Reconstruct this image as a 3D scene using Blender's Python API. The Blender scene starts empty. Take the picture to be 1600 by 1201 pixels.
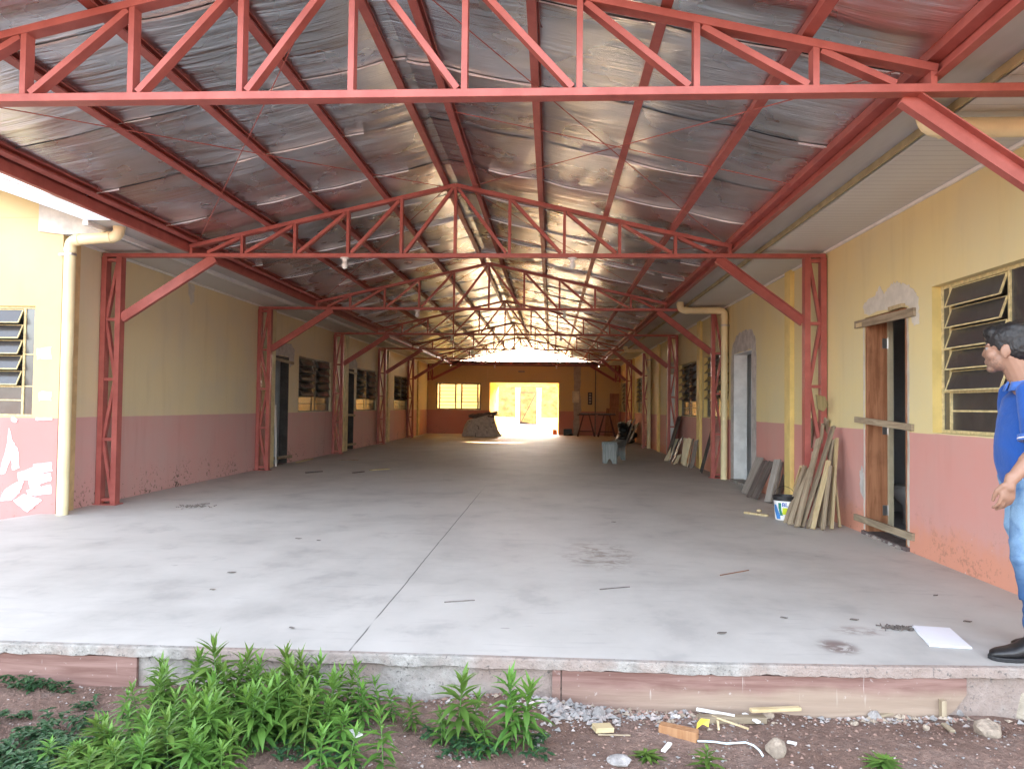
import bpy, bmesh, math, random
from mathutils import Vector, Matrix, noise
rnd = random.Random(7)
R = math.radians
scene = bpy.context.scene
col = scene.collection

# ------------------------------------------------------------------ camera
FOC, YAW, PITCH, ROLL, EYE = 1142.567, .0531, .0297, .012, 1.25
c_right = Vector((math.cos(YAW), math.sin(YAW), 0))
c_fwd = Vector((-math.sin(YAW)*math.cos(PITCH), math.cos(YAW)*math.cos(PITCH), math.sin(PITCH)))
c_up = c_right.cross(c_fwd)
cam_d = bpy.data.cameras.new('camera')
cam = bpy.data.objects.new('camera', cam_d); col.objects.link(cam)
cam_d.sensor_width = 36; cam_d.lens = 36*FOC/1600; cam_d.clip_start = .05; cam_d.clip_end = 3000
cr_, sr_ = math.cos(ROLL), math.sin(ROLL)
ax = cr_*c_right + sr_*c_up; ay = -sr_*c_right + cr_*c_up; az = -c_fwd
M = Matrix((ax, ay, az)).transposed().to_4x4(); M.translation = (0, 0, EYE)
cam.matrix_world = M
scene.camera = cam
CAM = Vector((0, 0, EYE))

# ------------------------------------------------------------------ world, sun, exposure
SUN_EL, SUN_AZ = R(24), R(5)          # the sun stands beyond the far end of the yard, a little to the right
w = bpy.data.worlds.new('World'); scene.world = w; w.use_nodes = True
nt = w.node_tree; bg = nt.nodes['Background']
sky = nt.nodes.new('ShaderNodeTexSky'); sky.sky_type = 'NISHITA'; sky.sun_disc = False
sky.sun_elevation = SUN_EL; sky.sun_rotation = SUN_AZ; sky.air_density = 1.0; sky.dust_density = 3.0
hz = nt.nodes.new('ShaderNodeHueSaturation'); hz.inputs['Saturation'].default_value = .45      # thin high haze greys the blue
nt.links.new(sky.outputs[0], hz.inputs['Color']); nt.links.new(hz.outputs[0], bg.inputs[0]); bg.inputs[1].default_value = .15
sl = bpy.data.lights.new('sun', 'SUN'); sl.energy = 5.0; sl.angle = R(.53); sl.color = (1, .66, .30)
so = bpy.data.objects.new('sun', sl); col.objects.link(so)
sd = Vector((math.sin(SUN_AZ)*math.cos(SUN_EL), math.cos(SUN_AZ)*math.cos(SUN_EL), math.sin(SUN_EL)))
so.rotation_euler = (-sd).to_track_quat('-Z', 'Y').to_euler(); so.location = sd*60
scene.view_settings.view_transform = 'Standard'; scene.view_settings.look = 'None'
scene.view_settings.gamma = 1; scene.view_settings.exposure = 3.65
scene.render.engine = 'CYCLES'
scene.cycles.use_denoising = True
scene.cycles.max_bounces = 14; scene.cycles.diffuse_bounces = 8; scene.cycles.glossy_bounces = 5
scene.cycles.sample_clamp_indirect = 12

# ------------------------------------------------------------------ helpers
def ray(px, py):
    U = (px-800)/FOC; V = (py-600.5)/FOC
    return c_fwd + (cr_*U+sr_*V)*c_right - (-sr_*U+cr_*V)*c_up
def onZ(px, py, z=0.): d = ray(px, py); return CAM + d*((z-EYE)/d.z)
def onY(px, py, y): d = ray(px, py); return CAM + d*(y/d.y)
XR0, XRS = 3.1915, .0051
def xr(y): return XR0 - XRS*(y-9)
def onRW(px, py, off=0.): d = ray(px, py); return CAM + d*((XR0+XRS*9-off)/(d.x+XRS*d.y))
XL = -5.51

def tag(o, label=None, cat=None, group=None, kind=None):
    if label: o['label'] = label
    if cat: o['category'] = cat
    if group: o['group'] = group
    if kind: o['kind'] = kind
    return o
def empty(name, loc, label=None, cat=None, group=None):
    o = bpy.data.objects.new(name, None); col.objects.link(o); o.location = loc
    o.empty_display_size = .1
    return tag(o, label, cat, group)
def wloc(o):
    v = Vector((0, 0, 0))
    while o: v = v + o.location; o = o.parent
    return v
class MB:
    def __init__(s): s.v = []; s.f = []; s.m = []; s.c = []; s.mi = 0; s.col = None
    def add(s, vs, fs):
        n = len(s.v); s.v += [Vector(v) for v in vs]
        for f in fs: s.f.append([i+n for i in f]); s.m.append(s.mi); s.c.append(s.col)
        return n
    def box(s, a, b):
        x0, y0, z0 = [min(p, q) for p, q in zip(a, b)]; x1, y1, z1 = [max(p, q) for p, q in zip(a, b)]
        s.add([(x0,y0,z0),(x1,y0,z0),(x1,y1,z0),(x0,y1,z0),(x0,y0,z1),(x1,y0,z1),(x1,y1,z1),(x0,y1,z1)],
              [(3,2,1,0),(4,5,6,7),(0,1,5,4),(1,2,6,5),(2,3,7,6),(3,0,4,7)])
    def bar(s, p0, p1, w, t, side=None):
        """box from p0 to p1: w across 'side', t the other way"""
        p0, p1 = Vector(p0), Vector(p1); d = (p1-p0).normalized()
        side = Vector(side) if side else (Vector((0,0,1)) if abs(d.z) < .9 else Vector((1,0,0)))
        b = d.cross(side).normalized(); a = b.cross(d).normalized()
        vs = []
        for p in (p0, p1):
            for i, j in ((-1,-1),(1,-1),(1,1),(-1,1)): vs.append(p + a*(i*w/2) + b*(j*t/2))
        s.add(vs, [(0,1,2,3),(7,6,5,4),(0,4,5,1),(1,5,6,2),(2,6,7,3),(3,7,4,0)])
    def channel(s, p0, p1, w, t, side, th=.006):
        """U section, web towards +b"""
        p0, p1 = Vector(p0), Vector(p1); d = (p1-p0).normalized(); side = Vector(side)
        b = d.cross(side).normalized(); a = b.cross(d).normalized()
        s.bar(p0+b*(t/2-th/2), p1+b*(t/2-th/2), w-2*th, th, a)
        for k in (-1, 1): s.bar(p0+a*k*(w/2-th/2), p1+a*k*(w/2-th/2), th, t, a)
    def tube(s, pts, r, n=10, cap=True):
        pts = [Vector(p) for p in pts]; rs = r if isinstance(r, (list, tuple)) else [r]*len(pts)
        base = len(s.v); prev = None; vs = []
        for i, p in enumerate(pts):
            d = (pts[min(i+1, len(pts)-1)]-pts[max(i-1, 0)]).normalized()
            if prev is None:
                u = d.cross(Vector((0,0,1)) if abs(d.z) < .95 else Vector((1,0,0))).normalized()
            else: u = (prev - d*prev.dot(d)).normalized()
            prev = u; v = d.cross(u)
            for k in range(n):
                a = 2*math.pi*k/n; vs.append(p+(u*math.cos(a)+v*math.sin(a))*rs[i])
        fs = []
        for i in range(len(pts)-1):
            for k in range(n): fs.append((i*n+k, i*n+(k+1) % n, (i+1)*n+(k+1) % n, (i+1)*n+k))
        if cap: fs.append(tuple(reversed(range(n)))); fs.append(tuple(range((len(pts)-1)*n, len(pts)*n)))
        s.add(vs, fs)
    def lathe(s, prof, c, n=24, axis='z'):
        c = Vector(c); vs = []; fs = []
        for r, z in prof:
            for k in range(n):
                a = 2*math.pi*k/n; vs.append(c+Vector((r*math.cos(a), r*math.sin(a), z)))
        for i in range(len(prof)-1):
            for k in range(n): fs.append((i*n+k, i*n+(k+1) % n, (i+1)*n+(k+1) % n, (i+1)*n+k))
        s.add(vs, fs)
    def ellipsoid(s, c, r, n=16, m=10, rot=None):
        c = Vector(c); vs = []; fs = []
        for i in range(m+1):
            th = math.pi*i/m
            for k in range(n):
                a = 2*math.pi*k/n
                v = Vector((r[0]*math.sin(th)*math.cos(a), r[1]*math.sin(th)*math.sin(a), -r[2]*math.cos(th)))
                if rot: v = rot @ v
                vs.append(c+v)
        for i in range(m):
            for k in range(n):
                q = (i*n+k, i*n+(k+1) % n, (i+1)*n+(k+1) % n, (i+1)*n+k)
                fs.append(q)
        s.add(vs, fs)
    def loft(s, rings, cap=True):
        n = len(rings[0]); vs = [v for r in rings for v in r]; fs = []
        for i in range(len(rings)-1):
            for k in range(n): fs.append((i*n+k, i*n+(k+1) % n, (i+1)*n+(k+1) % n, (i+1)*n+k))
        if cap: fs.append(tuple(reversed(range(n)))); fs.append(tuple(range((len(rings)-1)*n, len(rings)*n)))
        s.add(vs, fs)
    def prism(s, poly, d):
        """poly: list of points, d: thickness vector"""
        n = len(poly); d = Vector(d); p = [Vector(q) for q in poly]
        s.add(p+[q+d for q in p], [tuple(reversed(range(n))), tuple(range(n, 2*n))]+[(i, (i+1) % n, n+(i+1) % n, n+i) for i in range(n)])
    def shear(s):
        for v in s.v: v.x += xr(v.y)
        return s
    def mesh(s, name, off=Vector((0,0,0)), smooth=False, weld=False):
        me = bpy.data.meshes.new(name)
        me.from_pydata([tuple(v-off) for v in s.v], [], s.f)
        if any(s.m): me.polygons.foreach_set('material_index', s.m)
        if any(x is not None for x in s.c):
            ca = me.color_attributes.new('tint', 'FLOAT_COLOR', 'CORNER')
            for p, x in zip(me.polygons, s.c):
                x = x if x is not None else .5
                t = (x, x, x, 1) if not isinstance(x, tuple) else (*x, 1)
                for li in p.loop_indices: ca.data[li].color = t
        if smooth: me.polygons.foreach_set('use_smooth', [True]*len(me.polygons))
        bm = bmesh.new(); bm.from_mesh(me)
        if weld: bmesh.ops.remove_doubles(bm, verts=bm.verts, dist=1e-5)
        if not s.noflip: bmesh.ops.recalc_face_normals(bm, faces=bm.faces)
        bm.to_mesh(me); bm.free(); me.update()
        return me
    noflip = False
    def build(s, name, mats, parent=None, loc=None, smooth=False, bevel=0, weld=False):
        off = wloc(parent) if parent else Vector((0,0,0))
        l = Vector(loc) if loc is not None else (Vector((0,0,0)))
        me = s.mesh(name, off+(l-off if loc is not None else l), smooth, weld)
        o = bpy.data.objects.new(name, me); col.objects.link(o)
        if loc is not None: o.location = l-off
        if parent: o.parent = parent
        for m in (mats if isinstance(mats, (list, tuple)) else [mats]): me.materials.append(m)
        if bevel:
            b = o.modifiers.new('bevel', 'BEVEL'); b.width = bevel; b.segments = 2; b.limit_method = 'ANGLE'
        return o

# ------------------------------------------------------------------ materials
class N:
    def __init__(s, name):
        s.m = bpy.data.materials.new(name); s.m.use_nodes = True; s.t = s.m.node_tree
        s.b = s.t.nodes['Principled BSDF']; s.out = s.t.nodes['Material Output']
        s.pos = s.t.nodes.new('ShaderNodeNewGeometry').outputs['Position']
    def node(s, typ, **kw):
        n = s.t.nodes.new(typ)
        for k, v in kw.items(): setattr(n, k, v)
        return n
    def link(s, a, b): s.t.links.new(a, b)
    def val(s, sock, x):
        if isinstance(x, bpy.types.NodeSocket): s.link(x, sock)
        elif isinstance(x, (tuple, list)) and len(x) == 3 and sock.type == 'RGBA': sock.default_value = (*x, 1)
        else: sock.default_value = x
    def math(s, op, a, b=None, c=None, clamp=False):
        n = s.node('ShaderNodeMath', operation=op, use_clamp=clamp)
        s.val(n.inputs[0], a)
        if b is not None: s.val(n.inputs[1], b)
        if c is not None: s.val(n.inputs[2], c)
        return n.outputs[0]
    def xyz(s, v=None):
        n = s.node('ShaderNodeSeparateXYZ'); s.link(v or s.pos, n.inputs[0]); return n.outputs
    def comb(s, x, y, z):
        n = s.node('ShaderNodeCombineXYZ')
        for i, q in enumerate((x, y, z)): s.val(n.inputs[i], q)
        return n.outputs[0]
    def objco(s): return s.node('ShaderNodeTexCoord').outputs['Object']
    def vscale(s, v, sc):
        n = s.node('ShaderNodeVectorMath', operation='MULTIPLY'); s.link(v, n.inputs[0]); n.inputs[1].default_value = sc; return n.outputs[0]
    def noise(s, scale=5, detail=4, rough=.55, vec=None, dist=0., stretch=None):
        n = s.node('ShaderNodeTexNoise'); v = vec or s.pos
        if stretch: v = s.vscale(v, stretch)
        s.link(v, n.inputs['Vector']); n.inputs['Scale'].default_value = scale; n.inputs['Detail'].default_value = detail
        n.inputs['Roughness'].default_value = rough; n.inputs['Distortion'].default_value = dist
        return n.outputs[0]
    def step(s, x, lo, hi):
        n = s.node('ShaderNodeMapRange', interpolation_type='SMOOTHSTEP'); s.val(n.inputs[0], x)
        n.inputs[1].default_value = lo; n.inputs[2].default_value = hi; return n.outputs[0]
    def mix(s, f, a, b, mode='MIX'):
        n = s.node('ShaderNodeMix', data_type='RGBA', blend_type=mode)
        s.val(n.inputs[0], f); s.val(n.inputs[6], a); s.val(n.inputs[7], b); return n.outputs[2]
    def bump(s, h, strength=.3, dist=.01, normal=None):
        n = s.node('ShaderNodeBump'); s.link(h, n.inputs['Height']); n.inputs['Strength'].default_value = strength; n.inputs['Distance'].default_value = dist
        if normal: s.link(normal, n.inputs['Normal'])
        return n.outputs[0]
    def done(s, base=None, rough=None, metal=None, spec=None, normal=None):
        for k, v in (('Base Color', base), ('Roughness', rough), ('Metallic', metal), ('Specular IOR Level', spec), ('Normal', normal)):
            if v is not None: s.val(s.b.inputs[k], v)
        return s.m
def plain(name, c, rough=.6, metal=0., var=.15, scale=6., bump=.15, bd=.004, spec=.4, stretch=None, obj=False):
    n = N(name); v = n.objco() if obj else None
    f = n.noise(scale, 5, .6, v, stretch=stretch)
    dark = tuple(x*(1-var) for x in c); lite = tuple(min(1, x*(1+var)) for x in c)
    base = n.mix(n.step(f, .3, .7), dark, lite)
    return n.done(base, rough, metal, spec, n.bump(n.noise(scale*6, 3, .6, v, stretch=stretch), bump, bd) if bump else None)
YEL, PNK = (.70, .59, .30), (.60, .29, .25)
def wall_mat(name, yel=YEL, pnk=PNK, orange=.0, grime=.6, fade=0.):
    n = N(name); X, Y, Z = n.xyz()
    yz = n.math('ADD', Z, n.math('MULTIPLY', n.math('SUBTRACT', n.noise(3, 2), .5), .012))
    band = n.step(yz, 1.055, 1.063)
    big = n.noise(.9, 5, .6); fine = n.noise(7, 5, .65); streak = n.noise(4, 4, .6, stretch=(1, 1, .12))
    y2 = n.mix(n.step(big, .35, .7), yel, tuple(min(1, a*b) for a, b in zip(yel, (.92, .96, 1.12))))
    y2 = n.mix(n.math('MULTIPLY', n.step(streak, .5, .75), .16), y2, (.42, .33, .17))
    p2 = n.mix(n.step(big, .3, .7), pnk, tuple(a*b for a, b in zip(pnk, (.93, 1.1, 1.12))))
    if orange: 
        oz = n.math('ADD', Z, n.math('MULTIPLY', n.math('SUBTRACT', fine, .5), .35))
        p2 = n.mix(n.math('MULTIPLY', n.step(oz, .38, .12), orange), p2, (.64, .28, .17))
    p2 = n.mix(n.math('MULTIPLY', n.step(streak, .52, .8), .25), p2, (.40, .2, .16))
    base = n.mix(band, p2, y2)
    spk = n.noise(22, 4, .7)
    low = n.step(Z, .55, .0)
    g = n.math('MULTIPLY', n.step(n.math('ADD', spk, n.math('MULTIPLY', n.math('SUBTRACT', n.noise(2.2, 3), .5), .5)), .58, .67), n.math('MULTIPLY', low, grime))
    base = n.mix(g, base, (.13, .09, .06))
    base = n.mix(n.math('MULTIPLY', n.step(spk, .70, .76), .35), base, (.25, .18, .12))
    chip = n.math('MULTIPLY', n.step(n.noise(9, 3, .7), .70, .72), n.step(Z, .45, .1))
    base = n.mix(n.math('MULTIPLY', chip, .8), base, (.62, .56, .50))
    return n.done(base, .75, 0, .25, n.bump(n.math('ADD', fine, n.math('MULTIPLY', n.noise(90, 2), .3)), .25, .006))
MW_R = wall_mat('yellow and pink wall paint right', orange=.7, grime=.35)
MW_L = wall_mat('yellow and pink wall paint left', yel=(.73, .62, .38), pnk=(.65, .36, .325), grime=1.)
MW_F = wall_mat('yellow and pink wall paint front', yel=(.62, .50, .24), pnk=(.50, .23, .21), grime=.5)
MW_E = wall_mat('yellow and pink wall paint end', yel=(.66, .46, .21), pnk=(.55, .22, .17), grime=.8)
M_YELTRIM = plain('bright yellow trim paint', (.70, .54, .20), .6, var=.1, scale=4)
M_PASS = plain('golden yellow passage paint', (.86, .60, .04), .6, var=.06, scale=3)
M_CREAM = plain('cream pipe plastic', (.76, .66, .40), .35, var=.08, scale=3, bump=.04)
M_PLASTER = plain('grey plaster', (.46, .44, .42), .85, var=.18, scale=8, bump=.4)
M_WPLASTER = plain('white filler plaster', (.60, .565, .49), .85, var=.1, scale=8, bump=.3)
M_LILAC = plain('pale filler', (.80, .74, .77), .8, var=.06, scale=9, bump=.15)
M_WHITE = plain('white painted surface', (.78, .77, .74), .55, var=.06, scale=5, bump=.06)
M_REVEAL = plain('whitewashed jamb', (.72, .74, .74), .7, var=.1, scale=5)
M_DARKROOM = plain('dim room plaster', (.52, .54, .55), .85, var=.12, scale=2)
def steel_mat():
    n = N('red oxide painted steel'); f = n.noise(5, 5, .65); sp = n.noise(38, 4, .7)
    b = n.mix(n.step(f, .3, .72), (.32, .082, .068), (.42, .12, .10))
    b = n.mix(n.math('MULTIPLY', n.step(sp, .64, .72), .5), b, (.30, .12, .10))
    return n.done(b, .48, 0, .4, n.bump(n.noise(60, 3), .12, .003))
M_STEEL = steel_mat()
def foil_mat():
    n = N('wrinkled aluminium foil lining'); X, Y, Z = n.xyz()
    wv = n.noise(5, 4, .6, stretch=(.10, 1.5, .10), dist=.25)
    w2 = n.noise(17, 5, .65, stretch=(.07, 1.5, .07), dist=.2)
    w4 = n.noise(9, 4, .7, stretch=(.35, 1.2, .35), dist=.4)
    w3 = n.noise(1.7, 3, .5); gate = n.step(n.noise(.9, 3, .55), .36, .66)
    ridge = n.math('SUBTRACT', 1., n.math('MULTIPLY', n.math('ABSOLUTE', n.math('SUBTRACT', w2, .5)), 5.), clamp=True)
    h = n.math('ADD', n.math('MULTIPLY', wv, .8), n.math('MULTIPLY', gate, n.math('ADD', n.math('MULTIPLY', ridge, .16), n.math('MULTIPLY', w4, .22))))
    nm = n.bump(h, .85, .030)
    nm = n.bump(n.noise(70, 3, .6, stretch=(.3, 1, .3)), .2, .003, nm)
    base = n.mix(n.step(w3, .35, .7), (.66, .68, .72), (.82, .83, .86))
    rg = n.math('ADD', .20, n.math('MULTIPLY', w3, .16))
    return n.done(base, rg, 1.0, .5, nm)
M_FOIL = foil_mat()
M_GLINT = plain('white seam glint', (.85, .85, .86), .3, metal=.3, var=.05)  # white colour for the light that catches the foil seams
M_ROOFTOP = plain('pale roof sheet', (.62, .62, .60), .5, var=.08)
M_TILE = plain('white roof tile', (.74, .73, .71), .6, var=.08, scale=4)
M_GUTTER = plain('grey sheet metal gutter', (.46, .46, .47), .45, metal=.3, var=.16, scale=2.5, bump=.06, stretch=(1, .2, 1))
M_FASCIA = plain('pale blue white fascia', (.50, .53, .56), .5, var=.05)
def soffit_mat():
    n = N('slatted pvc soffit'); X, Y, Z = n.xyz()
    fr = n.math('FRACT', n.math('MULTIPLY', Y, 10.))
    groove = n.step(n.math('ABSOLUTE', n.math('SUBTRACT', fr, .5)), .44, .49)
    b = n.mix(n.math('MULTIPLY', groove, .55), n.mix(n.noise(1.2, 3), (.56, .55, .52), (.66, .65, .62)), (.25, .24, .23))
    return n.done(b, .5, 0, .3, n.bump(n.math('MULTIPLY', groove, -1.), .5, .006))
M_SOFFIT = soffit_mat()
def concrete_mat():
    n = N('trowelled concrete floor'); X, Y, Z = n.xyz()
    big = n.noise(.45, 6, .6, dist=.6); mid = n.noise(2.2, 6, .62, stretch=(1, .8, 1)); fine = n.noise(30, 5, .7)
    b = n.mix(n.step(big, .3, .7), (.40, .378, .350), (.52, .492, .455))
    b = n.mix(n.math('MULTIPLY', n.step(mid, .38, .72), .5), b, (.57, .54, .50))
    b = n.mix(n.math('MULTIPLY', n.step(mid, .46, .30), .45), b, (.30, .285, .275))
    # dusty, browner floor deep inside
    dz = n.math('MULTIPLY', n.step(Y, 9., 20.), .5)
    b = n.mix(dz, b, n.mix(n.step(n.noise(1.3, 6, .65, stretch=(1, .6, 1)), .35, .65), (.31, .265, .215), (.43, .38, .32)))
    # trowel swirls
    sw = n.noise(5, 4, .6, stretch=(.35, 2.2, 1), dist=1.4)
    b = n.mix(n.math('MULTIPLY', n.step(sw, .57, .72), .22), b, (.27, .25, .25))
    b = n.mix(n.math('MULTIPLY', n.step(fine, .64, .74), .25), b, (.26, .24, .22))
    # scattered dark marks
    mk = n.noise(4.2, 3, .5, stretch=(.7, 1.8, 1)); 
    b = n.mix(n.math('MULTIPLY', n.step(mk, .745, .77), .45), b, (.14, .11, .10))
    # brown smear and two stains near the tile
    def blob(px, py, rx, ry, colr, sc, lo, hi, amt):
        p = onZ(px, py)
        d = n.math('SQRT', n.math('ADD', n.math('POWER', n.math('DIVIDE', n.math('SUBTRACT', X, p.x), rx), 2.), n.math('POWER', n.math('DIVIDE', n.math('SUBTRACT', Y, p.y), ry), 2.)))
        m = n.math('MULTIPLY', n.step(d, 1., .35), n.step(n.noise(sc, 6, .7, stretch=(.75, 1.2, 1), dist=.8), lo, hi))
        return n.mix(n.math('MULTIPLY', m, amt), b, colr)
    b = blob(935, 866, .42, .75, (.17, .12, .085), 7, .44, .62, .7)
    b = blob(1310, 1010, .13, .16, (.14, .09, .08), 14, .38, .5, .8)
    b = blob(1345, 985, .2, .12, (.22, .16, .14), 14, .42, .55, .6)
    b = blob(420, 690, 1.4, 1.6, (.2, .15, .12), 4, .4, .6, .35)
    # saw joint
    jx = n.math('ABSOLUTE', n.math('SUBTRACT', X, n.math('ADD', -1.005, n.math('MULTIPLY', n.math('SUBTRACT', n.noise(1.1, 3), .5), .03))))
    j = n.math('MULTIPLY', n.step(jx, .006, .003), n.math('MULTIPLY', n.step(n.noise(1.1, 2), .34, .42), n.step(Y, 12., 9.)))
    b = n.mix(n.math('MULTIPLY', j, .85), b, (.06, .055, .05))
    rg = n.math('ADD', .50, n.math('MULTIPLY', mid, .25))
    return n.done(b, rg, 0, .4, n.bump(n.math('ADD', n.math('MULTIPLY', mid, .6), n.math('MULTIPLY', fine, .25)), .22, .006))
M_FLOOR = concrete_mat()
def edge_mat():
    n = N('rough concrete edge'); a = n.noise(9, 6, .7); b2 = n.noise(45, 4, .7); c = n.noise(2, 4, .6)
    b = n.mix(n.step(a, .3, .7), (.23, .215, .195), (.40, .375, .345))
    b = n.mix(n.math('MULTIPLY', n.step(c, .38, .58), .7), b, (.30, .22, .185))
    b = n.mix(n.math('MULTIPLY', n.step(b2, .58, .68), .75), b, (.10, .095, .09))
    return n.done(b, .9, 0, .2, n.bump(n.math('ADD', a, n.math('MULTIPLY', b2, .5)), .9, .02))
M_EDGE = edge_mat()
def dirt_mat():
    n = N('reddish brown soil'); a = n.noise(1.6, 6, .65); f = n.noise(26, 6, .75); g = n.noise(90, 4, .7); k = n.noise(5, 5, .6)
    b = n.mix(n.step(a, .3, .7), (.25, .155, .118), (.37, .25, .20))
    b = n.mix(n.math('MULTIPLY', n.step(k, .52, .7), .55), b, (.40, .31, .265))
    b = n.mix(n.step(f, .62, .40), b, n.mix(.5, b, (.12, .08, .07)))
    b = n.mix(n.math('MULTIPLY', n.step(g, .66, .72), .8), b, (.52, .46, .43))
    return n.done(b, .95, 0, .15, n.bump(n.math('ADD', n.math('MULTIPLY', f, 1.), n.math('MULTIPLY', g, .5)), 1., .03))
M_DIRT = dirt_mat()
def wood_mat(name, c1, c2, rough=.65, sc=5, spec=.3, st=(1, 1, .07)):
    n = N(name); v = n.objco()
    oi = n.node('ShaderNodeObjectInfo'); sh = n.node('ShaderNodeVectorMath', operation='ADD'); n.link(v, sh.inputs[0])
    n.link(n.comb(n.math('MULTIPLY', oi.outputs['Random'], 37.), n.math('MULTIPLY', oi.outputs['Random'], 11.), 0.), sh.inputs[1])
    g = n.noise(sc*5, 5, .6, sh.outputs[0], dist=.8, stretch=st); k = n.noise(3, 4, .6, sh.outputs[0])
    b = n.mix(n.step(g, .35, .65), c1, c2)
    b = n.mix(n.math('MULTIPLY', n.step(k, .5, .75), .45), b, tuple(x*.55 for x in c1))
    hv = n.node('ShaderNodeHueSaturation'); n.link(b, hv.inputs['Color']); n.link(n.math('ADD', .78, n.math('MULTIPLY', oi.outputs['Random'], .44)), hv.inputs['Value'])
    return n.done(hv.outputs[0], rough, 0, spec, n.bump(g, .3, .004))
M_WGREY = wood_mat('weathered grey brown timber', (.24, .185, .125), (.38, .31, .215))
M_WGREYH = wood_mat('weathered crosswise timber', (.24, .185, .125), (.38, .31, .215), st=(.08, .08, 1))
M_WPALEH = wood_mat('fresh pale lath timber', (.46, .35, .19), (.62, .50, .30), st=(.08, .25, 1))
M_WPALE = wood_mat('fresh pale timber', (.50, .38, .20), (.64, .52, .31))
M_WDARK = wood_mat('dark laminated panel', (.085, .068, .06), (.15, .125, .11), .42, spec=.5)
M_WDGREY = wood_mat('dull grey panel', (.24, .215, .19), (.36, .33, .295), .4, spec=.5)
M_WBROWN = wood_mat('reddish brown door timber', (.23, .095, .045), (.36, .165, .085), .5)
M_MATT = plain('matt dark board', (.06, .055, .052), .85, var=.25)
M_WFORM = None
def form_mat():
    n = N('stained formwork board'); X, Y, Z = n.xyz()
    g = n.noise(6, 5, .65, stretch=(.25, 1, 3.5), dist=.5); st = n.noise(16, 3, .6, stretch=(1.6, 1, .12)); a = n.noise(3, 4)
    b = n.mix(n.step(g, .32, .66), (.165, .088, .072), (.27, .165, .14))
    low = n.math('MULTIPLY', n.step(n.math('ADD', Z, n.math('MULTIPLY', n.math('SUBTRACT', a, .5), .12)), -.10, -.17), n.step(X, -.4, 1.))
    b = n.mix(n.math('MULTIPLY', low, .75), b, n.mix(g, (.25, .185, .135), (.40, .32, .24)))
    b = n.mix(n.math('MULTIPLY', n.step(st, .68, .72), n.step(Z, -.22, -.06)), b, (.58, .54, .50))
    b = n.mix(n.math('MULTIPLY', n.step(n.noise(30, 4, .7), .64, .7), .5), b, (.5, .45, .42))
    return n.done(b, .8, 0, .25, n.bump(g, .4, .006))
M_WFORM = form_mat()
def glass_mat():
    n = N('dark ribbed glass'); v = n.objco(); X, Y, Z = n.xyz()
    rib = n.math('SINE', n.math('MULTIPLY', n.math('ADD', X, Y), 420.))
    f = n.noise(8, 4)
    b = n.mix(f, (.040, .037, .036), (.075, .07, .066))
    n.b.inputs['IOR'].default_value = 1.75
    return n.done(b, n.math('ADD', .12, n.math('MULTIPLY', f, .12)), 0, .6, n.bump(rib, .12, .002))
M_GLASS = glass_mat()
def lit_glass_mat():
    n = N('ribbed obscured glass'); X, Y, Z = n.xyz()
    tr = n.node('ShaderNodeBsdfTranslucent'); tr.inputs[0].default_value = (.42, .38, .26, 1)
    ms = n.node('ShaderNodeMixShader'); ms.inputs[0].default_value = .75
    n.done((.5, .5, .42), .2, 0, .5)
    n.link(n.b.outputs[0], ms.inputs[1]); n.link(tr.outputs[0], ms.inputs[2]); n.link(ms.outputs[0], n.out.inputs[0]); return n.m
M_GLASSLIT = lit_glass_mat(); M_STEELD = plain('dark rusty steel', (.10, .04, .035), .6, var=.2)
M_FRAME_Y = plain('peeling cream yellow window steel', (.60, .50, .26), .55, var=.25, scale=25)
M_FRAME_D = plain('dull dark window steel', (.17, .155, .13), .5, var=.2, scale=12)
M_FRAME_W = plain('white window steel', (.72, .70, .62), .5, var=.15, scale=20)
M_BLACK = plain('black plastic', (.018, .018, .02), .45, var=.2)
M_CHROME = plain('hinge metal', (.5, .5, .5), .3, metal=.9, var=.1)
M_EARTH = plain('sun tinted earth bank', (.56, .34, .11), .95, var=.35, scale=2.2, bump=1., bd=.15, spec=.1)  # golden sunlight on the bank is mixed into this colour
M_YARD = plain('pale yard ground', (.55, .50, .43), .9, var=.12, scale=1.)

# ------------------------------------------------------------------ ground, slab, yard, bank
def gz(x, y):
    """soil level in front of the slab"""
    if y > 3.9: return -.30 if y < 37 else -.02
    z = -.235 - .02*max(-1, min(1, x/2)) 
    z += .035*noise.noise((x*1.3, y*1.6, 0)) + .016*noise.noise((x*4, y*4, 3)) + .007*noise.noise((x*13, y*13, 5))
    z += .05*math.exp(-((x+.15)/.35)**2-((y-3.6)/.2)**2) + .05*math.exp(-((x+1.6)/.6)**2-((y-3.6)/.25)**2)
    if y < 2: z -= .05*(2-max(y, 0))/2
    return z
def axis(a, b, fine0, fine1, st, coarse):
    xs = []; x = a
    while x < b:
        xs.append(x)
        if fine0 <= x < fine1: x += st
        else:
            d = fine0-x if x < fine0 else x-fine1
            x += max(st*2, min(coarse, d*.35)) if not (x < fine0) else min(max(st*2, d*.35), max(d, st))
    xs.append(b); return xs
m = MB(); xs = axis(-400, 400, -3.6, 3.6, .025, 60); ys = axis(-400, 900, 2.3, 3.78, .022, 60)
for y in ys:
    for x in xs: m.v.append(Vector((x, y, gz(x, y))))
nx = len(xs)
for j in range(len(ys)-1):
    for i in range(nx-1): m.f.append([j*nx+i, j*nx+i+1, (j+1)*nx+i+1, (j+1)*nx+i]); m.m.append(0); m.c.append(None)
o = m.build('ground', M_DIRT, smooth=True); tag(o, kind='structure')
edge = [(-9.5, 3.66), (-2.829, 3.673), (-.1, 3.672), (.763, 3.670), (1.55, 3.70), (2.34, 3.75), (3.6, 3.80)]
def ey(x):
    for (a, b), (c, d) in zip(edge, edge[1:]):
        if a <= x <= c: return b+(d-b)*(x-a)/(c-a)
    return edge[0][1] if x < 0 else edge[-1][1]
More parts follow.
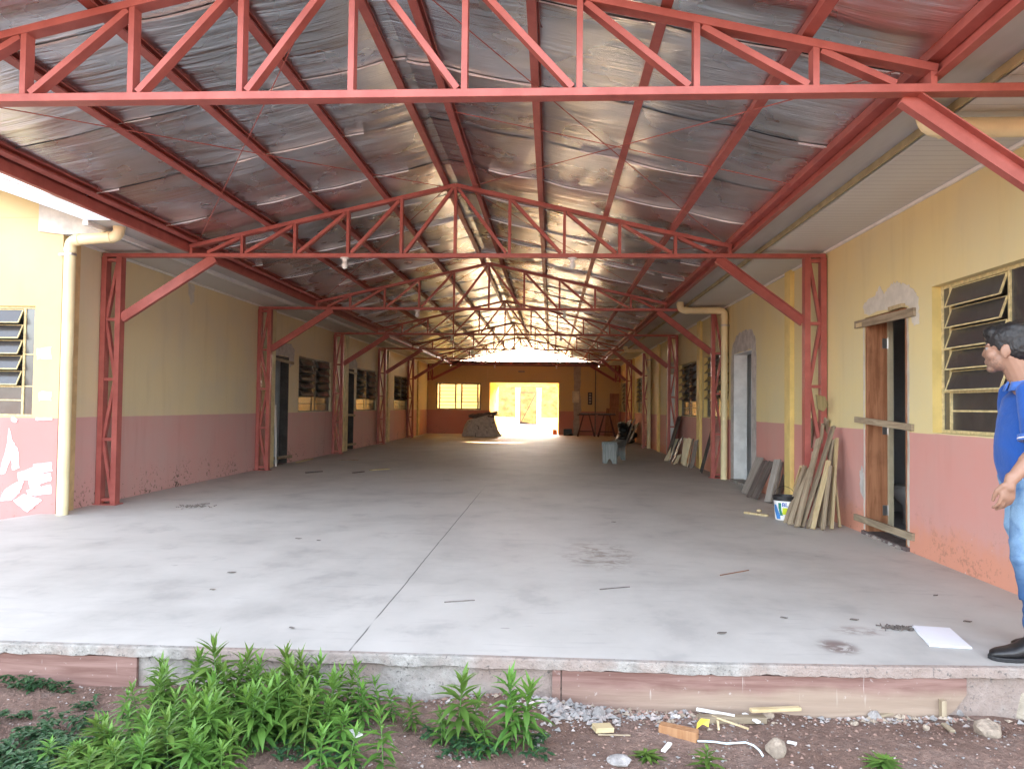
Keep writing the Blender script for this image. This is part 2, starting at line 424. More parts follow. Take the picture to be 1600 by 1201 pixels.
# floor: flat top plus front lip with a ragged lower edge
m = MB(); xs = [-5.62+i*.03 for i in range(int((3.7+5.62)/.03)+1)]
rows = []
prof = []
for x in xs:
    y = ey(x); j = .006*noise.noise((x*6, 0, 0))+.004*noise.noise((x*25, 1, 0))
    lip = .052+.012*noise.noise((x*5, 3, 0))+.010*noise.noise((x*22, 4, 0))
    prof.append([(x, 38.3, 0), (x, y+.03, 0), (x, y+.004+j*.5, -.003), (x, y+j, -.010), (x, y+j-.002, -lip), (x, y+.012, -lip-.006), (x, y+.03, -lip-.004), (x, y+.03, -.5)])
k = len(prof[0])
for p in prof: m.v += [Vector(q) for q in p]
for i in range(len(prof)-1):
    for q in range(k-1): m.f.append([i*k+q, (i+1)*k+q, (i+1)*k+q+1, i*k+q+1]); m.m.append(0 if q < 1 else 1); m.c.append(None)
tag(m.build('floor', [M_FLOOR, M_EDGE]), kind='structure')
m = MB()   # apron sloping away at the left front corner
n0 = []
m.add([(-5.62, 3.70, 0), (-5.62, 8.6, 0), (-7.4, 8.6, -.28), (-7.4, 3.70, -.28), (-12, 8.6, -.3), (-12, 3.7, -.3)], [(0, 1, 2, 3), (3, 2, 4, 5)])
tag(m.build('side_apron', M_FLOOR), kind='structure')
m = MB(); m.add([(-40, 38.3, .0), (40, 38.3, .0), (40, 53, .0), (-40, 53, .0)], [(0, 1, 2, 3)])
tag(m.build('yard', M_YARD), kind='structure')
m = MB(); NX, NY = 120, 26
for j in range(NY+1):
    for i in range(NX+1):
        x = -40+80*i/NX; t = j/NY; y = 52.6+5*t; z = 4.1*t**.8
        d = .35*noise.noise((x*.5, y*.6, z*.5))+.16*noise.noise((x*1.7, y, z*1.7))
        m.v.append(Vector((x, y+d, max(-.05, z+d*.5))))
    
for j in range(NY):
    for i in range(NX): m.f.append([j*(NX+1)+i, j*(NX+1)+i+1, (j+1)*(NX+1)+i+1, (j+1)*(NX+1)+i]); m.m.append(0); m.c.append(None)
b0 = len(m.v); m.add([(-40, 57, 4.0), (40, 57, 4.0), (40, 120, 4.2), (-40, 120, 4.2)], [(0, 1, 2, 3)])
tag(m.build('earth_bank', M_EARTH, smooth=True), kind='structure')

# ------------------------------------------------------------------ walls with openings
def wall_grid(m, u0, u1, v0, v1, holes, thick, P, top=None):
    """P(u, v, d) -> point; d = 0 outer face, d = thick inner face. holes: (ua, ub, va, vb)"""
    us = sorted({u0, u1, *[h[0] for h in holes], *[h[1] for h in holes]}); vs = sorted({v0, v1, *[h[2] for h in holes], *[h[3] for h in holes]})
    us = [u for u in us if u0 <= u <= u1]; vs = [v for v in vs if v0 <= v <= v1]
    def hole(u, v): return any(h[0] < u < h[1] and h[2] < v < h[3] for h in holes)
    for a, b in zip(us, us[1:]):
        for c, d in zip(vs, vs[1:]):
            if hole((a+b)/2, (c+d)/2): continue
            for dd in (0, thick): m.add([P(a, c, dd), P(b, c, dd), P(b, d, dd), P(a, d, dd)], [(0, 1, 2, 3)])
            for (x, y, uu, vv) in ((a, None, a-1e-4, (c+d)/2), (b, None, b+1e-4, (c+d)/2), (None, c, (a+b)/2, c-1e-4), (None, d, (a+b)/2, d+1e-4)):
                if hole(uu, vv) or not (u0 < uu < u1 and v0 < vv < v1):
                    q = [P(x, c, 0), P(x, d, 0), P(x, d, thick), P(x, c, thick)] if x is not None else [P(a, y, 0), P(b, y, 0), P(b, y, thick), P(a, y, thick)]
                    m.add(q, [(0, 1, 2, 3)])
def Pr(u, v, d): return Vector((xr(u)+d, u, v))
def Pl(u, v, d): return Vector((XL-d, u, v))
def Pe(u, v, d): return Vector((u, 32.5+d, v))
def Pf(u, v, d): return Vector((u, 7.85+d, v))

def window(parent, P, u0, u1, z0, z1, depth=.08, mats=None, louv=5, tilt=32, sides=(.14, .14), mid=.26, nm=None, flat=False, t=.026):
    """steel louvre window: frame mesh, its panes one sub-part. u0 -> u1 along the wall; outward = -d"""
    fm, gm = mats; f = MB(); g = MB()
    def bx(mm, ua, ub, za, zb, da, db):
        c = [P(ua, za, da), P(ub, za, da), P(ub, za, db), P(ua, za, db), P(ua, zb, da), P(ub, zb, da), P(ub, zb, db), P(ua, zb, db)]
        mm.add(c, [(3,2,1,0),(4,5,6,7),(0,1,5,4),(1,2,6,5),(2,3,7,6),(3,0,4,7)])
    s = 1 if u1 > u0 else -1; W = abs(u1-u0); U = lambda x: u0+s*x
    d0, d1 = depth, depth+.03
    for za, zb in ((z0, z0+t), (z1-t, z1)): bx(f, U(0), U(W), za, zb, d0, d1)
    leaf = (W-sides[0]-sides[1]-mid)/2
    cuts = [0, sides[0], sides[0]+leaf, sides[0]+leaf+mid, sides[0]+2*leaf+mid, W]
    for i, c in enumerate(cuts):
        a, b = (c, c+t) if i == 0 else (c-t, c) if i == 5 else (c-t/2, c+t/2)
        bx(f, U(a), U(b), z0+t, z1-t, d0, d1)
    zfix = z0+.345
    h = (z1-t-zfix)/louv
    for i in range(5):
        a, b = cuts[i]+t/2, cuts[i+1]-t/2
        if i in (0, 2, 4):
            for q in (zfix-.012, zfix+2.0*h): bx(f, U(a), U(b), q, q+.014, d0+.004, d1-.004)
            bx(g, U(a), U(b), z0+t, z1-t, d0+.012, d0+.018)
        else:
            bx(f, U(a), U(b), zfix-.02, zfix, d0, d1); bx(f, U(a), U(b), z0+.175, z0+.190, d0+.004, d1-.004)
            bx(g, U(a), U(b), z0+t, zfix-.02, d0+.012, d0+.018)
            for k in range(louv):
                zt = zfix+h*(k+1)-.006; L = h*1.02; ang = R(tilt if not flat else 6)
                db = d0+.005-L*math.sin(ang); zb = zt-L*math.cos(ang)
                def slat(mm, ua, ub, e0, e1, th):
                    q = []
                    for e in (e0, e1):
                        for uu in (ua, ub):
                            for o_ in (-th/2, th/2):
                                q.append(P(U(uu), zt+(zb-zt)*e+o_*math.sin(ang), d0+.005+(db-d0-.005)*e+o_*math.cos(ang)))
                    mm.add(q, [(0,1,3,2),(4,6,7,5),(0,4,5,1),(2,3,7,6),(0,2,6,4),(1,5,7,3)])
                slat(g, a+.012, b-.012, .03, .95, .004)
                slat(f, a+.004, a+.016, 0, 1., .016); slat(f, b-.016, b-.004, 0, 1., .016)
                slat(f, a+.016, b-.016, .93, 1., .016); slat(f, a+.016, b-.016, 0, .05, .012)
    fo = f.build('window', fm, parent); g.build('pane', gm, fo)
    return fo

def bent_board(m, p0, p1, w, t, side): m.bar(p0, p1, w, t, side)
# ------------------------------------------------------------------ right building
rb = empty('classroom_building', (xr(15)+2, 15, 0), 'long single storey yellow and pink building on the right with louvre windows', 'building')
rw_holes = [(4.25, 6.33, 1.07, 2.30), (6.76, 7.63, .0, 2.19), (11.75, 12.85, .02, 2.20), (13.25, 15.30, 1.07, 2.30), (16.07, 18.16, 1.07, 2.30),
            (18.75, 19.65, .0, 2.15), (24.7, 26.7, 1.07, 2.30), (30.35, 31.85, 1.07, 2.30)]
m = MB(); wall_grid(m, 3.0, 32.5, -.5, 3.32, rw_holes, .15, Pr); m.build('wall', MW_R, rb, weld=True)
m = MB()   # inside: back wall, partitions, ceiling, floor, gable
for y in (3.05, 6.55, 9.4, 11.4, 13.1, 18.45, 20.2, 24.0, 29.0, 32.45): m.box((xr(y)+.155, y-.05, .004), (xr(y)+4.4, y+.05, 3.2))
m.box((7.6, 3, -.4), (7.75, 32.5, 3.3)); m.box((3.41, 3, 3.2), (7.6, 32.5, 3.24)); m.box((3.41, 3, -.2), (7.6, 32.5, .004))
m.build('room_partition', M_DARKROOM, rb)
for (a, b), fr, tl in (((6.33, 4.25), M_FRAME_Y, 19), ((15.30, 13.25), M_FRAME_D, 40), ((18.16, 16.07), M_FRAME_D, 44), ((26.7, 24.7), M_FRAME_D, 40), ((31.85, 30.35), M_FRAME_D, 30)):
    window(rb, Pr, a, b, 1.072, 2.298, .075, (fr, M_GLASS), tilt=tl)
for a in (6.33, 15.30, 18.16, 26.7): m = MB(); m.box((.001, a-.004, 1.071), (.074, a-.0008, 2.299)); m.shear(); m.build('window_reveal', M_YELTRIM, rb)
for y, wd, d in ((9.76, .22, .06), (15.45, .30, .06), (21.1, .34, .05), (27.3, .3, .05)):
    m = MB(); m.box((-d, y, 0), (-.001, y+wd, 3.085)); m.shear(); m.build('pilaster', M_YELTRIM, rb, bevel=.004)
m = MB(); m.add([(2.49, 2.6, 3.10), (2.49, 32.5, 3.10), (xr(32.5)-.002, 32.5, 3.10), (xr(2.6)-.002, 2.6, 3.10)], [(0, 1, 2, 3)]); m.add([(2.49, 2.6, 3.115), (2.49, 32.5, 3.115), (xr(32.5)-.002, 32.5, 3.115), (xr(2.6)-.002, 2.6, 3.115)], [(0, 1, 2, 3)])
m.build('soffit', M_SOFFIT, rb)
m = MB(); m.box((-.03, 2.6, 3.07), (-.002, 32.48, 3.097)); m.shear(); m.build('cornice_moulding', M_WHITE, rb)
m = MB(); m.box((2.455, 2.5, 3.10), (2.475, 32.4, 3.16)); m.build('eaves_board', plain('dull ochre timber', (.40, .33, .18), .8), rb)
m = MB()
for a, b in (((2.13, 2.5, 3.15), (2.452, 32.6, 3.158)), ((2.13, 2.5, 3.158), (2.138, 32.6, 3.30)), ((2.444, 2.5, 3.158), (2.452, 32.6, 3.34)), ((2.138, 2.5, 3.158), (2.444, 2.508, 3.30))): m.box(a, b)
m.build('gutter', M_GUTTER, rb)
m = MB(); m.prism([(2.46, 2.4, 3.36), (6.2, 2.4, 4.7), (9.6, 2.4, 3.45), (9.6, 2.4, 3.40), (6.2, 2.4, 4.62), (2.46, 2.4, 3.30)], (0, 30.2, 0)); m.build('roof', M_ROOFTOP, rb)
m = MB(); m.prism([(3.25, 3.05, 3.32), (7.7, 3.05, 3.32), (7.7, 3.05, 4.0), (6.2, 3.05, 4.6), (3.25, 3.05, 3.55)], (0, .12, 0)); m.build('gable_wall', MW_R, rb)
def downpipe(parent, pts, r=.06):
    # straight runs with rounded elbows and sockets
    out = []; P = [Vector(p) for p in pts]
    out.append(P[0])
    for i in range(1, len(P)-1):
        a = (P[i-1]-P[i]).normalized(); b = (P[i+1]-P[i]).normalized(); q = .09
        for k in range(7):
            t = k/6; out.append(P[i]+a*q*(1-t)**2+b*q*t**2)
    out.append(P[-1]); m = MB(); m.tube(out, r, 16)
    for i in range(1, len(P)-1):
        for dd in (P[i-1]-P[i], P[i+1]-P[i]):
            dd = dd.normalized(); m.tube([P[i]+dd*.085, P[i]+dd*.13], r*1.10, 16)
    return m.build('downpipe', M_CREAM, parent, smooth=False)
def smooth_by_angle(o):
    o.data.polygons.foreach_set('use_smooth', [True]*len(o.data.polygons))
    try: o.data.set_sharp_from_angle(angle=R(40))
    except Exception: pass
for y in (4.6, 13.2, 22.8):
    x1 = xr(y)-.085; o = downpipe(rb, [(2.30, y, 3.16), (2.30, y, 3.0), (x1, y, 3.0), (x1, y, .0)]); smooth_by_angle(o)
    m = MB(); m.tube([(x1, y, 2.72), (x1, y, 2.75)], .066, 16); m.box((x1, y-.02, 2.725), (xr(y), y+.02, 2.745)); m.build('clamp', M_CHROME, o)

def blob_patch(name, mat, parent, P, pts, lift=.004, seed=0, sub=6, rag=.02):
    """irregular flat patch of plaster 4 mm proud of the wall; pts (u, v) outline"""
    out = []; n = len(pts); rr = random.Random(seed)
    for i in range(n):
        a, b = pts[i], pts[(i+1) % n]
        for k in range(sub):
            t = k/sub; out.append((a[0]+(b[0]-a[0])*t+rr.uniform(-rag, rag), a[1]+(b[1]-a[1])*t+rr.uniform(-rag, rag)))
    front = [P(u, v, -lift) for u, v in out]; back = [P(u, v, -.0005) for u, v in out]; k = len(out)
    m = MB(); m.add(front+back, [tuple(range(k))]+[(i, (i+1) % k, k+(i+1) % k, k+i) for i in range(k)])
    return m.build(name, mat, parent)
# door 1 (being fitted): timber frame, hinge strip, braces
def on(px, py): p = onRW(px, py); return (p.y, p.z)
d1 = MB(); 
d1.box((.002, 7.585, .03), (.20, 7.628, 2.185)); d1.box((.002, 6.763, .03), (.20, 6.80, 2.185)); d1.box((.002, 6.80, 2.145), (.20, 7.585, 2.185)); d1.shear()
dfo = d1.build('door_frame', M_WBROWN, rb, bevel=.003)
m = MB(); m.box((.202, 7.56, .03), (.25, 7.61, 2.15)); m.shear(); m.build('stop_strip', plain('pale stop strip', (.40, .35, .24), .6, var=.1), dfo)
for z in (1.93, 1.06, .25):
    m = MB(); m.box((.15, 7.579, z-.05), (.205, 7.584, z+.05)); m.tube([(.205, 7.575, z-.055), (.205, 7.575, z+.055)], .008, 8); m.shear(); m.build('hinge', M_CHROME, dfo)
def wbrace(a, b, w=.075, t=.025, off=.016, mat=None, name='brace_board'):
    (ya, za), (yb, zb) = a, b; m = MB()
    m.bar((xr(ya)-off, ya, za), (xr(yb)-off, yb, zb), w, t, (0, 0, 1)); return m.build(name, mat or M_WGREYH, dfo, loc=(xr(ya)-off, (ya+yb)/2, za))
wbrace(on(1339, 508), on(1432, 487)); wbrace(on(1339, 655), on(1429, 668), .06); wbrace(on(1338, 807), on(1430, 839), .065)
m = MB(); m.box((-.035, 6.78, 2.19), (-.004, 7.05, 2.225)); m.shear(); m.build('wedge_block', M_WPALE, dfo)
m = MB(); m.box((-.03, 7.64, 2.11), (-.004, 7.78, 2.15)); m.shear(); m.build('wedge_block', M_WPALE, dfo)
blob_patch('plaster_patch', M_WPLASTER, rb, Pr, [on(*q) for q in ((1352, 492), (1349, 478), (1358, 466), (1368, 462), (1375, 447), (1382, 460), (1392, 444), (1402, 441), (1416, 444), (1428, 452), (1435, 466), (1436, 505), (1427, 508), (1420, 478), (1390, 484))], seed=1, rag=.014)
blob_patch('plaster_patch', M_PLASTER, rb, Pr, [(7.66, .35), (7.74, .42), (7.76, .62), (7.7, .68), (7.66, .6)], seed=2, rag=.012)
for i, (ya, yb) in enumerate(((6.69, 6.757), (7.636, 7.70))):      # hacked edges beside the frame
    blob_patch('plaster_edge', M_WPLASTER, rb, Pr, [(ya+.03, .05), (yb, .05), (yb, 2.17), (ya+.035, 2.17)] if i == 0 else [(ya, .05), (yb-.04, .05), (yb-.035, 2.17), (ya, 2.17)], lift=.003, seed=20+i, sub=26, rag=.008)
m = MB()
for i in range(60):
    y = 6.78+.84*rnd.random(); x = rnd.uniform(-.04, .12); s = rnd.uniform(.012, .035)
    m.ellipsoid((xr(y)+x, y, .012), (s, s*1.3, s*.7), 6, 4)
m.build('broken_threshold', M_EDGE, rb)
m = MB(); m.box((-.03, 6.72, .001), (.155, 7.66, .035)); m.shear(); m.build('threshold', plain('dark broken threshold', (.12, .09, .085), .9, var=.3, scale=14, bump=.8, bd=.01), rb)
# door 2: whitewashed opening
blob_patch('plaster_surround', M_PLASTER, rb, Pr, [(11.74, .03), (11.50, .03), (11.50, 2.1), (11.56, 2.38), (11.75, 2.50), (12.2, 2.55), (12.7, 2.5), (13.0, 2.3), (13.06, 2.0), (13.06, .03), (12.86, .03), (12.86, 2.21), (11.74, 2.21)], seed=3, rag=.018, lift=.005)
m = MB(); m.box((-.004, 12.835, .03), (.22, 12.849, 2.197)); m.box((-.004, 11.751, .03), (.22, 11.765, 2.197)); m.box((-.004, 11.765, 2.183), (.22, 12.835, 2.197)); m.shear(); m.build('door_reveal', M_REVEAL, rb)
m = MB(); m.box((-.06, 11.70, .001), (.15, 12.9, .045)); m.shear(); m.build('door_step', M_EDGE, rb)
blob_patch('plaster_surround', M_PLASTER, rb, Pr, [(18.74, .02), (18.3, .02), (18.3, 2.3), (18.7, 2.45), (19.8, 2.45), (20.0, 2.2), (20.0, .02), (19.66, .02), (19.66, 2.16), (18.74, 2.16)], seed=4, rag=.02, lift=.005)
m = MB(); m.box((-.004, 19.63, .0), (.2, 19.649, 2.147)); m.box((-.004, 18.751, .0), (.2, 18.77, 2.147)); m.shear(); m.build('door_reveal', M_REVEAL, rb)

# ------------------------------------------------------------------ left building
lb = empty('annex_building', (-8, 20, 0), 'long yellow and pink building on the left with white tiled roof and gable', 'building')
lw_holes = [(14.3, 15.12, .0, 2.22), (15.72, 18.08, 1.07, 2.30), (19.5, 20.25, .0, 2.22), (20.5, 22.9, 1.07, 2.30), (25.5, 27.9, 1.07, 2.30)]
m = MB(); wall_grid(m, 8.0, 32.5, -.2, 3.32, lw_holes, .15, Pl); m.build('wall', MW_L, lb, weld=True)
m = MB(); wall_grid(m, -9.6, -5.46, -.5, 3.30, [(-7.80, -5.76, 1.067, 2.305)], .15, Pf); m.build('front_wall', MW_F, lb, weld=True)
m = MB(); m.prism([(-5.46, 7.85, 3.302), (-9.6, 7.85, 3.302), (-9.6, 7.85, 5.0), (-5.46, 7.85, 3.43)], (0, .15, 0)); m.build('gable_wall', MW_F, lb)
m = MB(); m.box((-5.509, 8.0005, -.2), (-5.46, 8.16, 3.10)); m.build('corner_pilaster', plain('orange lit pilaster paint', (.60, .42, .21), .7), lb)  # orange light on this face is put into the paint colour
m = MB()
for y in (13.8, 15.4, 19.2, 20.38, 24, 29, 32.4): m.box((-10, y-.05, .004), (XL-.155, y+.05, 3.2))
m.box((-10.1, 8, -.4), (-10, 32.5, 3.3)); m.box((-10, 8.01, 3.2), (XL-.155, 32.5, 3.24)); m.box((-10, 8.01, -.2), (XL-.155, 32.5, .004))
m.build('room_partition', M_DARKROOM, lb)
window(lb, Pf, -5.76, -7.80, 1.069, 2.303, .03, (M_FRAME_Y, M_GLASS), tilt=27)
for a, b, tl in ((15.72, 18.08, 30), (20.5, 22.9, 34), (25.5, 27.9, 45)): window(lb, Pl, a, b, 1.072, 2.298, .05, (M_FRAME_D, M_GLASS), tilt=tl)
for y, wd in ((13.95, .26), (19.12, .34), (24.3, .34), (29.9, .4)):
    m = MB(); m.box((XL+.001, y, 0), (XL+.06, y+wd, 3.085)); m.build('pilaster', plain('cream pilaster paint', (.62, .53, .30), .7), lb, bevel=.004)
m = MB()
for z in (3.10, 3.114): m.add([(XL+.002, 8.003, z), (XL+.002, 32.5, z), (-4.957, 32.5, z), (-4.957, 8.003, z)], [(0, 1, 2, 3)])
m.build('soffit', M_SOFFIT, lb)
m = MB(); m.box((XL+.002, 8.2, 3.07), (XL+.03, 32.48, 3.097)); m.build('cornice_moulding', M_WHITE, lb)
m = MB()
for a, b in (((-4.90, 7.40, 3.16), (-4.56, 32.6, 3.168)), ((-4.568, 7.40, 3.168), (-4.56, 32.6, 3.32)), ((-4.90, 7.40, 3.168), (-4.892, 32.6, 3.34))): m.box(a, b)
g = m.build('gutter', M_GUTTER, lb)
m = MB(); m.prism([(-4.905, 7.385, 3.155), (-4.60, 7.385, 3.15), (-4.552, 7.385, 3.20), (-4.56, 7.385, 3.325), (-4.85, 7.385, 3.315), (-4.905, 7.385, 3.28)], (0, .014, 0)); m.build('gutter_end_cap', M_FASCIA, g)
m = MB(); m.box((-4.955, 7.42, 3.11), (-4.9005, 32.4, 3.335)); m.build('eaves_board', M_WHITE, lb)
def zr(x, k=.345): return 3.30+k*(-4.91-x)
m = MB(); m.prism([(-4.91, 7.40, zr(-4.91)), (-4.91, 7.40, zr(-4.91)-.145), (-9.7, 7.40, zr(-9.7)-.16), (-9.7, 7.40, zr(-9.7))], (0, .022, 0)); m.build('barge_board', M_FASCIA, lb)
m = MB(); m.prism([(-4.96, 7.83, 3.30), (-4.96, 7.83, 3.105), (-5.46, 7.83, 3.105), (-5.74, 7.83, 3.14), (-5.74, 7.83, 3.50), (-5.46, 7.83, 3.42)], (0, .018, 0)); m.build('eaves_end_panel', plain('off white cladding', (.52, .51, .47), .6), lb)
m = MB(); m.box((-5.455, 7.85, 3.105), (-4.957, 8.0, 3.12)); m.build('eaves_return', M_SOFFIT, lb)
# stepped tile roof: barrel courses along the slope, rows of waves along the eave
m = MB(); NXT, NYT = 22, 250
def zt(x, y):
    s = (-4.62-x); c = s/.27; fr = c-math.floor(c)
    return 3.34+.415*s-.035*fr+.022*math.cos(2*math.pi*y/.2)
xs = []
for i in range(NXT): xs += [-4.62-.27*i-.001, -4.62-.27*(i+1)+.001]
ys = [7.36+.05*i for i in range(510)]
for x in xs:
    for y in ys: m.v.append(Vector((x, y, zt(x, y))))
for i in range(len(xs)-1):
    for j in range(len(ys)-1): m.f.append([i*len(ys)+j, i*len(ys)+j+1, (i+1)*len(ys)+j+1, (i+1)*len(ys)+j]); m.m.append(0); m.c.append(None)
for i in range(len(xs)-1):   # thick front edge down to the barge board
    a, b = xs[i], xs[i+1]; m.add([(a, 7.36, zt(a, 7.36)), (b, 7.36, zt(b, 7.36)), (b, 7.36, zr(b)-.01), (a, 7.36, zr(a)-.01)], [(0, 1, 2, 3)])
m.build('roof', M_TILE, lb)
m = MB(); m.prism([(-4.9, 8, 3.33), (-10.5, 8, 5.26), (-10.5, 8, 5.2), (-4.9, 8, 3.27)], (0, 24.5, 0)); m.build('roof_deck', M_ROOFTOP, lb)
o = downpipe(lb, [(-4.74, 7.72, 3.17), (-4.74, 7.72, 3.055), (-5.345, 7.80, 3.03), (-5.345, 7.80, .0)]); smooth_by_angle(o)
m = MB(); m.tube([(-5.345, 7.80, 2.86), (-5.345, 7.80, 2.885)], .066, 16); m.box((-5.345, 7.79, 2.862), (-5.47, 7.87, 2.883)); m.build('clamp', M_CHROME, o)
# filler strokes on the front wall, px taken on the wall plane
def onf(px, py): p = onY(px, py, 7.85); return (p.x, p.z)
strokes = [[(52, 725), (80, 722), (82, 736), (55, 738)], [(42, 765), (80, 757), (81, 770), (44, 775)], [(15, 668), (20, 690), (28, 700), (30, 730), (20, 735), (18, 715), (8, 740), (0, 740), (10, 700)],
           [(28, 738), (70, 724), (71, 736), (52, 748), (30, 752)], [(45, 744), (80, 738), (81, 750), (62, 756), (68, 768), (55, 775), (47, 762)], [(0, 782), (8, 765), (26, 752), (38, 752), (30, 770), (18, 782)],
           [(22, 782), (38, 772), (66, 781), (58, 788), (44, 800), (30, 790)],
           [(20, 650), (28, 655), (26, 660), (18, 657)], [(57, 652), (82, 652), (82, 656), (58, 657)]]
for i, s in enumerate(strokes): blob_patch('filler_patch', M_LILAC, lb, Pf, [onf(*q) for q in s], lift=.003+.0012*i, seed=30+i, sub=4, rag=.006)
for i, (pp) in enumerate(([(58, 545), (80, 541), (80, 560), (57, 561)], [(62, 612), (80, 612), (80, 625), (60, 626)])): blob_patch('filler_patch', plain('pale cream filler', (.80, .74, .52), .8), lb, Pf, [onf(*q) for q in pp], lift=.0022+.012*0+.0095*0+.001*i, seed=40+i, sub=4, rag=.01)
blob_patch('plaster_scar', M_WPLASTER, lb, Pl, [(8.9, 3.07), (9.15, 3.07), (9.12, 2.8), (9.02, 2.72), (9.0, 2.9), (8.92, 2.85)], seed=50, rag=.02)
blob_patch('plaster_scar', M_WPLASTER, lb, Pl, [(10.75, 3.06), (10.95, 3.06), (10.97, 2.8), (10.85, 2.72)], seed=51, rag=.02)
for a, b in ((14.3, 15.12), (19.5, 20.25)):
    m = MB(); m.box((XL-.002, a+.001, .005), (XL-.17, a+.045, 2.219)); m.box((XL-.002, b-.045, .005), (XL-.17, b-.001, 2.219)); m.box((XL-.002, a+.045, 2.18), (XL-.17, b-.045, 2.219))
    f = m.build('door_frame', M_MATT, lb)
    for z, e in ((2.12, .22), (.95, .08), (.14, .22)):
        if z == .95 and a < 15: continue
        m = MB(); m.bar((XL+.016, a-.02, z+.02), (XL+.016, b+e, z-.01), .06, .025, (0, 0, 1)); m.build('brace_board', M_WGREYH, f, loc=(XL, a, z))
    blob_patch('plaster_patch', M_PLASTER, lb, Pl, [(a-.02, 2.23), (a, 2.42), (b+.1, 2.5), (b+.3, 2.4), (b+.25, 2.1), (b+.02, 2.0), (b+.01, 2.23)], seed=int(a*7), rag=.02)

# ------------------------------------------------------------------ end wall and passage
ew = empty('end_wall', (-1.2, 32.5, 0), 'yellow and pink wall closing the far end with a bright doorway and window', 'wall')
m = MB(); wall_grid(m, -5.9, 3.2, -.2, 3.04, [(-5.11, -3.11, 1.075, 2.26), (-2.72, .36, .0, 2.30)], .15, Pe); m.build('wall', MW_E, ew, weld=True)
m = MB(); m.box((-5.9, 32.505, 3.042), (-4.5, 32.64, 3.42)); m.build('wall_end', MW_E, ew)
m = MB(); m.box((2.12, 32.505, 3.042), (3.2, 32.64, 3.42)); m.build('wall_end', MW_E, ew)
m = MB(); m.box((-4.48, 32.505, 3.042), (2.10, 32.64, 3.25)); m.build('eaves_beam', plain('dark stained eaves timber', (.12, .08, .06), .8), ew)
m = MB(); m.box((-3.0, 32.66, 2.62), (.65, 38.4, 2.68)); m.build('bounce_roof', plain('ochre bounce sheet', (.66, .52, .30), .5, var=.1), ew)  # unseen sheet added to bounce warm light up onto the foil lining
m = MB(); m.box((-5.9, 32.66, 2.85), (-3.02, 33.5, 2.9)); m.build('bounce_roof', plain('ochre short bounce sheet', (.66, .52, .30), .5, var=.1), ew)  # unseen short sheet added for the same warm bounce
m = MB()
m.box((-2.87, 32.652, 0), (-2.72, 38.1, 2.5)); m.box((.36, 32.652, 0), (.51, 38.1, 2.5)); m.box((-2.719, 32.651, 2.30), (.359, 38.1, 2.5))
m.box((-2.735, 32.501, .001), (-2.7195, 32.651, 2.299)); m.build('passage', M_PASS, ew)
m = MB(); m.box((-2.72, 32.499, 2.296), (.36, 32.651, 2.2995)); m.box((.3555, 32.499, 0), (.3595, 32.651, 2.296)); m.build('door_reveal', M_PASS, ew)
window(ew, Pe, -5.11, -3.11, 1.077, 2.258, .04, (M_STEELD, M_GLASSLIT), tilt=6, flat=True, t=.05)
for x0, x1 in ((-3.05, -2.82), (.42, .56)):
    m = MB(); m.box((x0, 32.455, 0), (x1, 32.499, 3.03)); m.build('pilaster', MW_E, ew)
blob_patch('plaster_strip', plain('raw cement chase', (.40, .34, .28), .9), ew, Pe, [(1.0, 0), (1.30, 0), (1.28, .9), (1.36, 1.1), (1.30, 2), (1.34, 3.03), (1.0, 3.03), (1.04, 2), (1.02, .9)], seed=8, rag=.02)
m = MB(); m.tube([(1.97, 32.46, 0), (1.97, 32.46, 3.03)], .025, 8); m.build('conduit', M_FRAME_D, ew)
m = MB(); m.box((-1.45, 32.48, 2.76), (-1.17, 32.499, 2.83)); m.build('air_vent', M_WDGREY, ew)

# ------------------------------------------------------------------ steel canopy
XA, EL, ER, H = -1.162, -4.41, 2.10, 3.04
TY = [4.107, 8.66, 13.45, 18.24, 23.03, 27.82, 32.38]
can = empty('steel_canopy', (XA, 18, 0), 'red painted steel truss canopy with foil lined roof between the two buildings', 'canopy')
SL = .2265
def ztop(x): return 3.907-.022-SL*abs(x-XA)*(3.25/(XA-EL) if x < XA else 3.25/(ER-XA))*1.0
def truss(y, dz=0.):
    m = MB(); x0, x1 = (XL+.02, xr(y)-.02)
    m.box((x0, y-.043, H-.024+dz), (x1, y+.043, H+.022+dz)); ch = m.build('truss', M_STEEL, can, bevel=.003)
    for sgn, xe in ((-1, EL), (1, ER)):
        t = MB(); t.bar((XA, y, ztop(XA)+dz), (xe, y, ztop(xe)+dz), .045, .086, (0, 0, 1)); t.build('top_chord', M_STEEL, ch, bevel=.003)
    half = {-1: (XA-EL)/5, 1: (ER-XA)/5}
    for i in range(-5, 6):
        s = -1 if i < 0 else 1; x = XA+i*half[s]
        if i == 5: x -= .02
        if i == -5: x += .02
        v = MB(); v.bar((x, y, H+.022+dz), (x, y, ztop(x)-.02+dz), .034, .075, (1, 0, 0)); v.build('web_member', M_STEEL, ch)
    for s in (-1, 1):
        for i in range(5):
            xi, xo = XA+s*i*half[s], XA+s*(i+1)*half[s]
            a = Vector((xi+s*.03, y, ztop(xi+s*.03)-.03+dz)); b = Vector((xo-s*(.04 if i < 4 else .22), y, H+.03+dz))
            v = MB(); v.channel(a, b, .036, .07, (b-a).cross(Vector((0, 1, 0))), .005); v.build('web_member', M_STEEL, ch)
    return ch
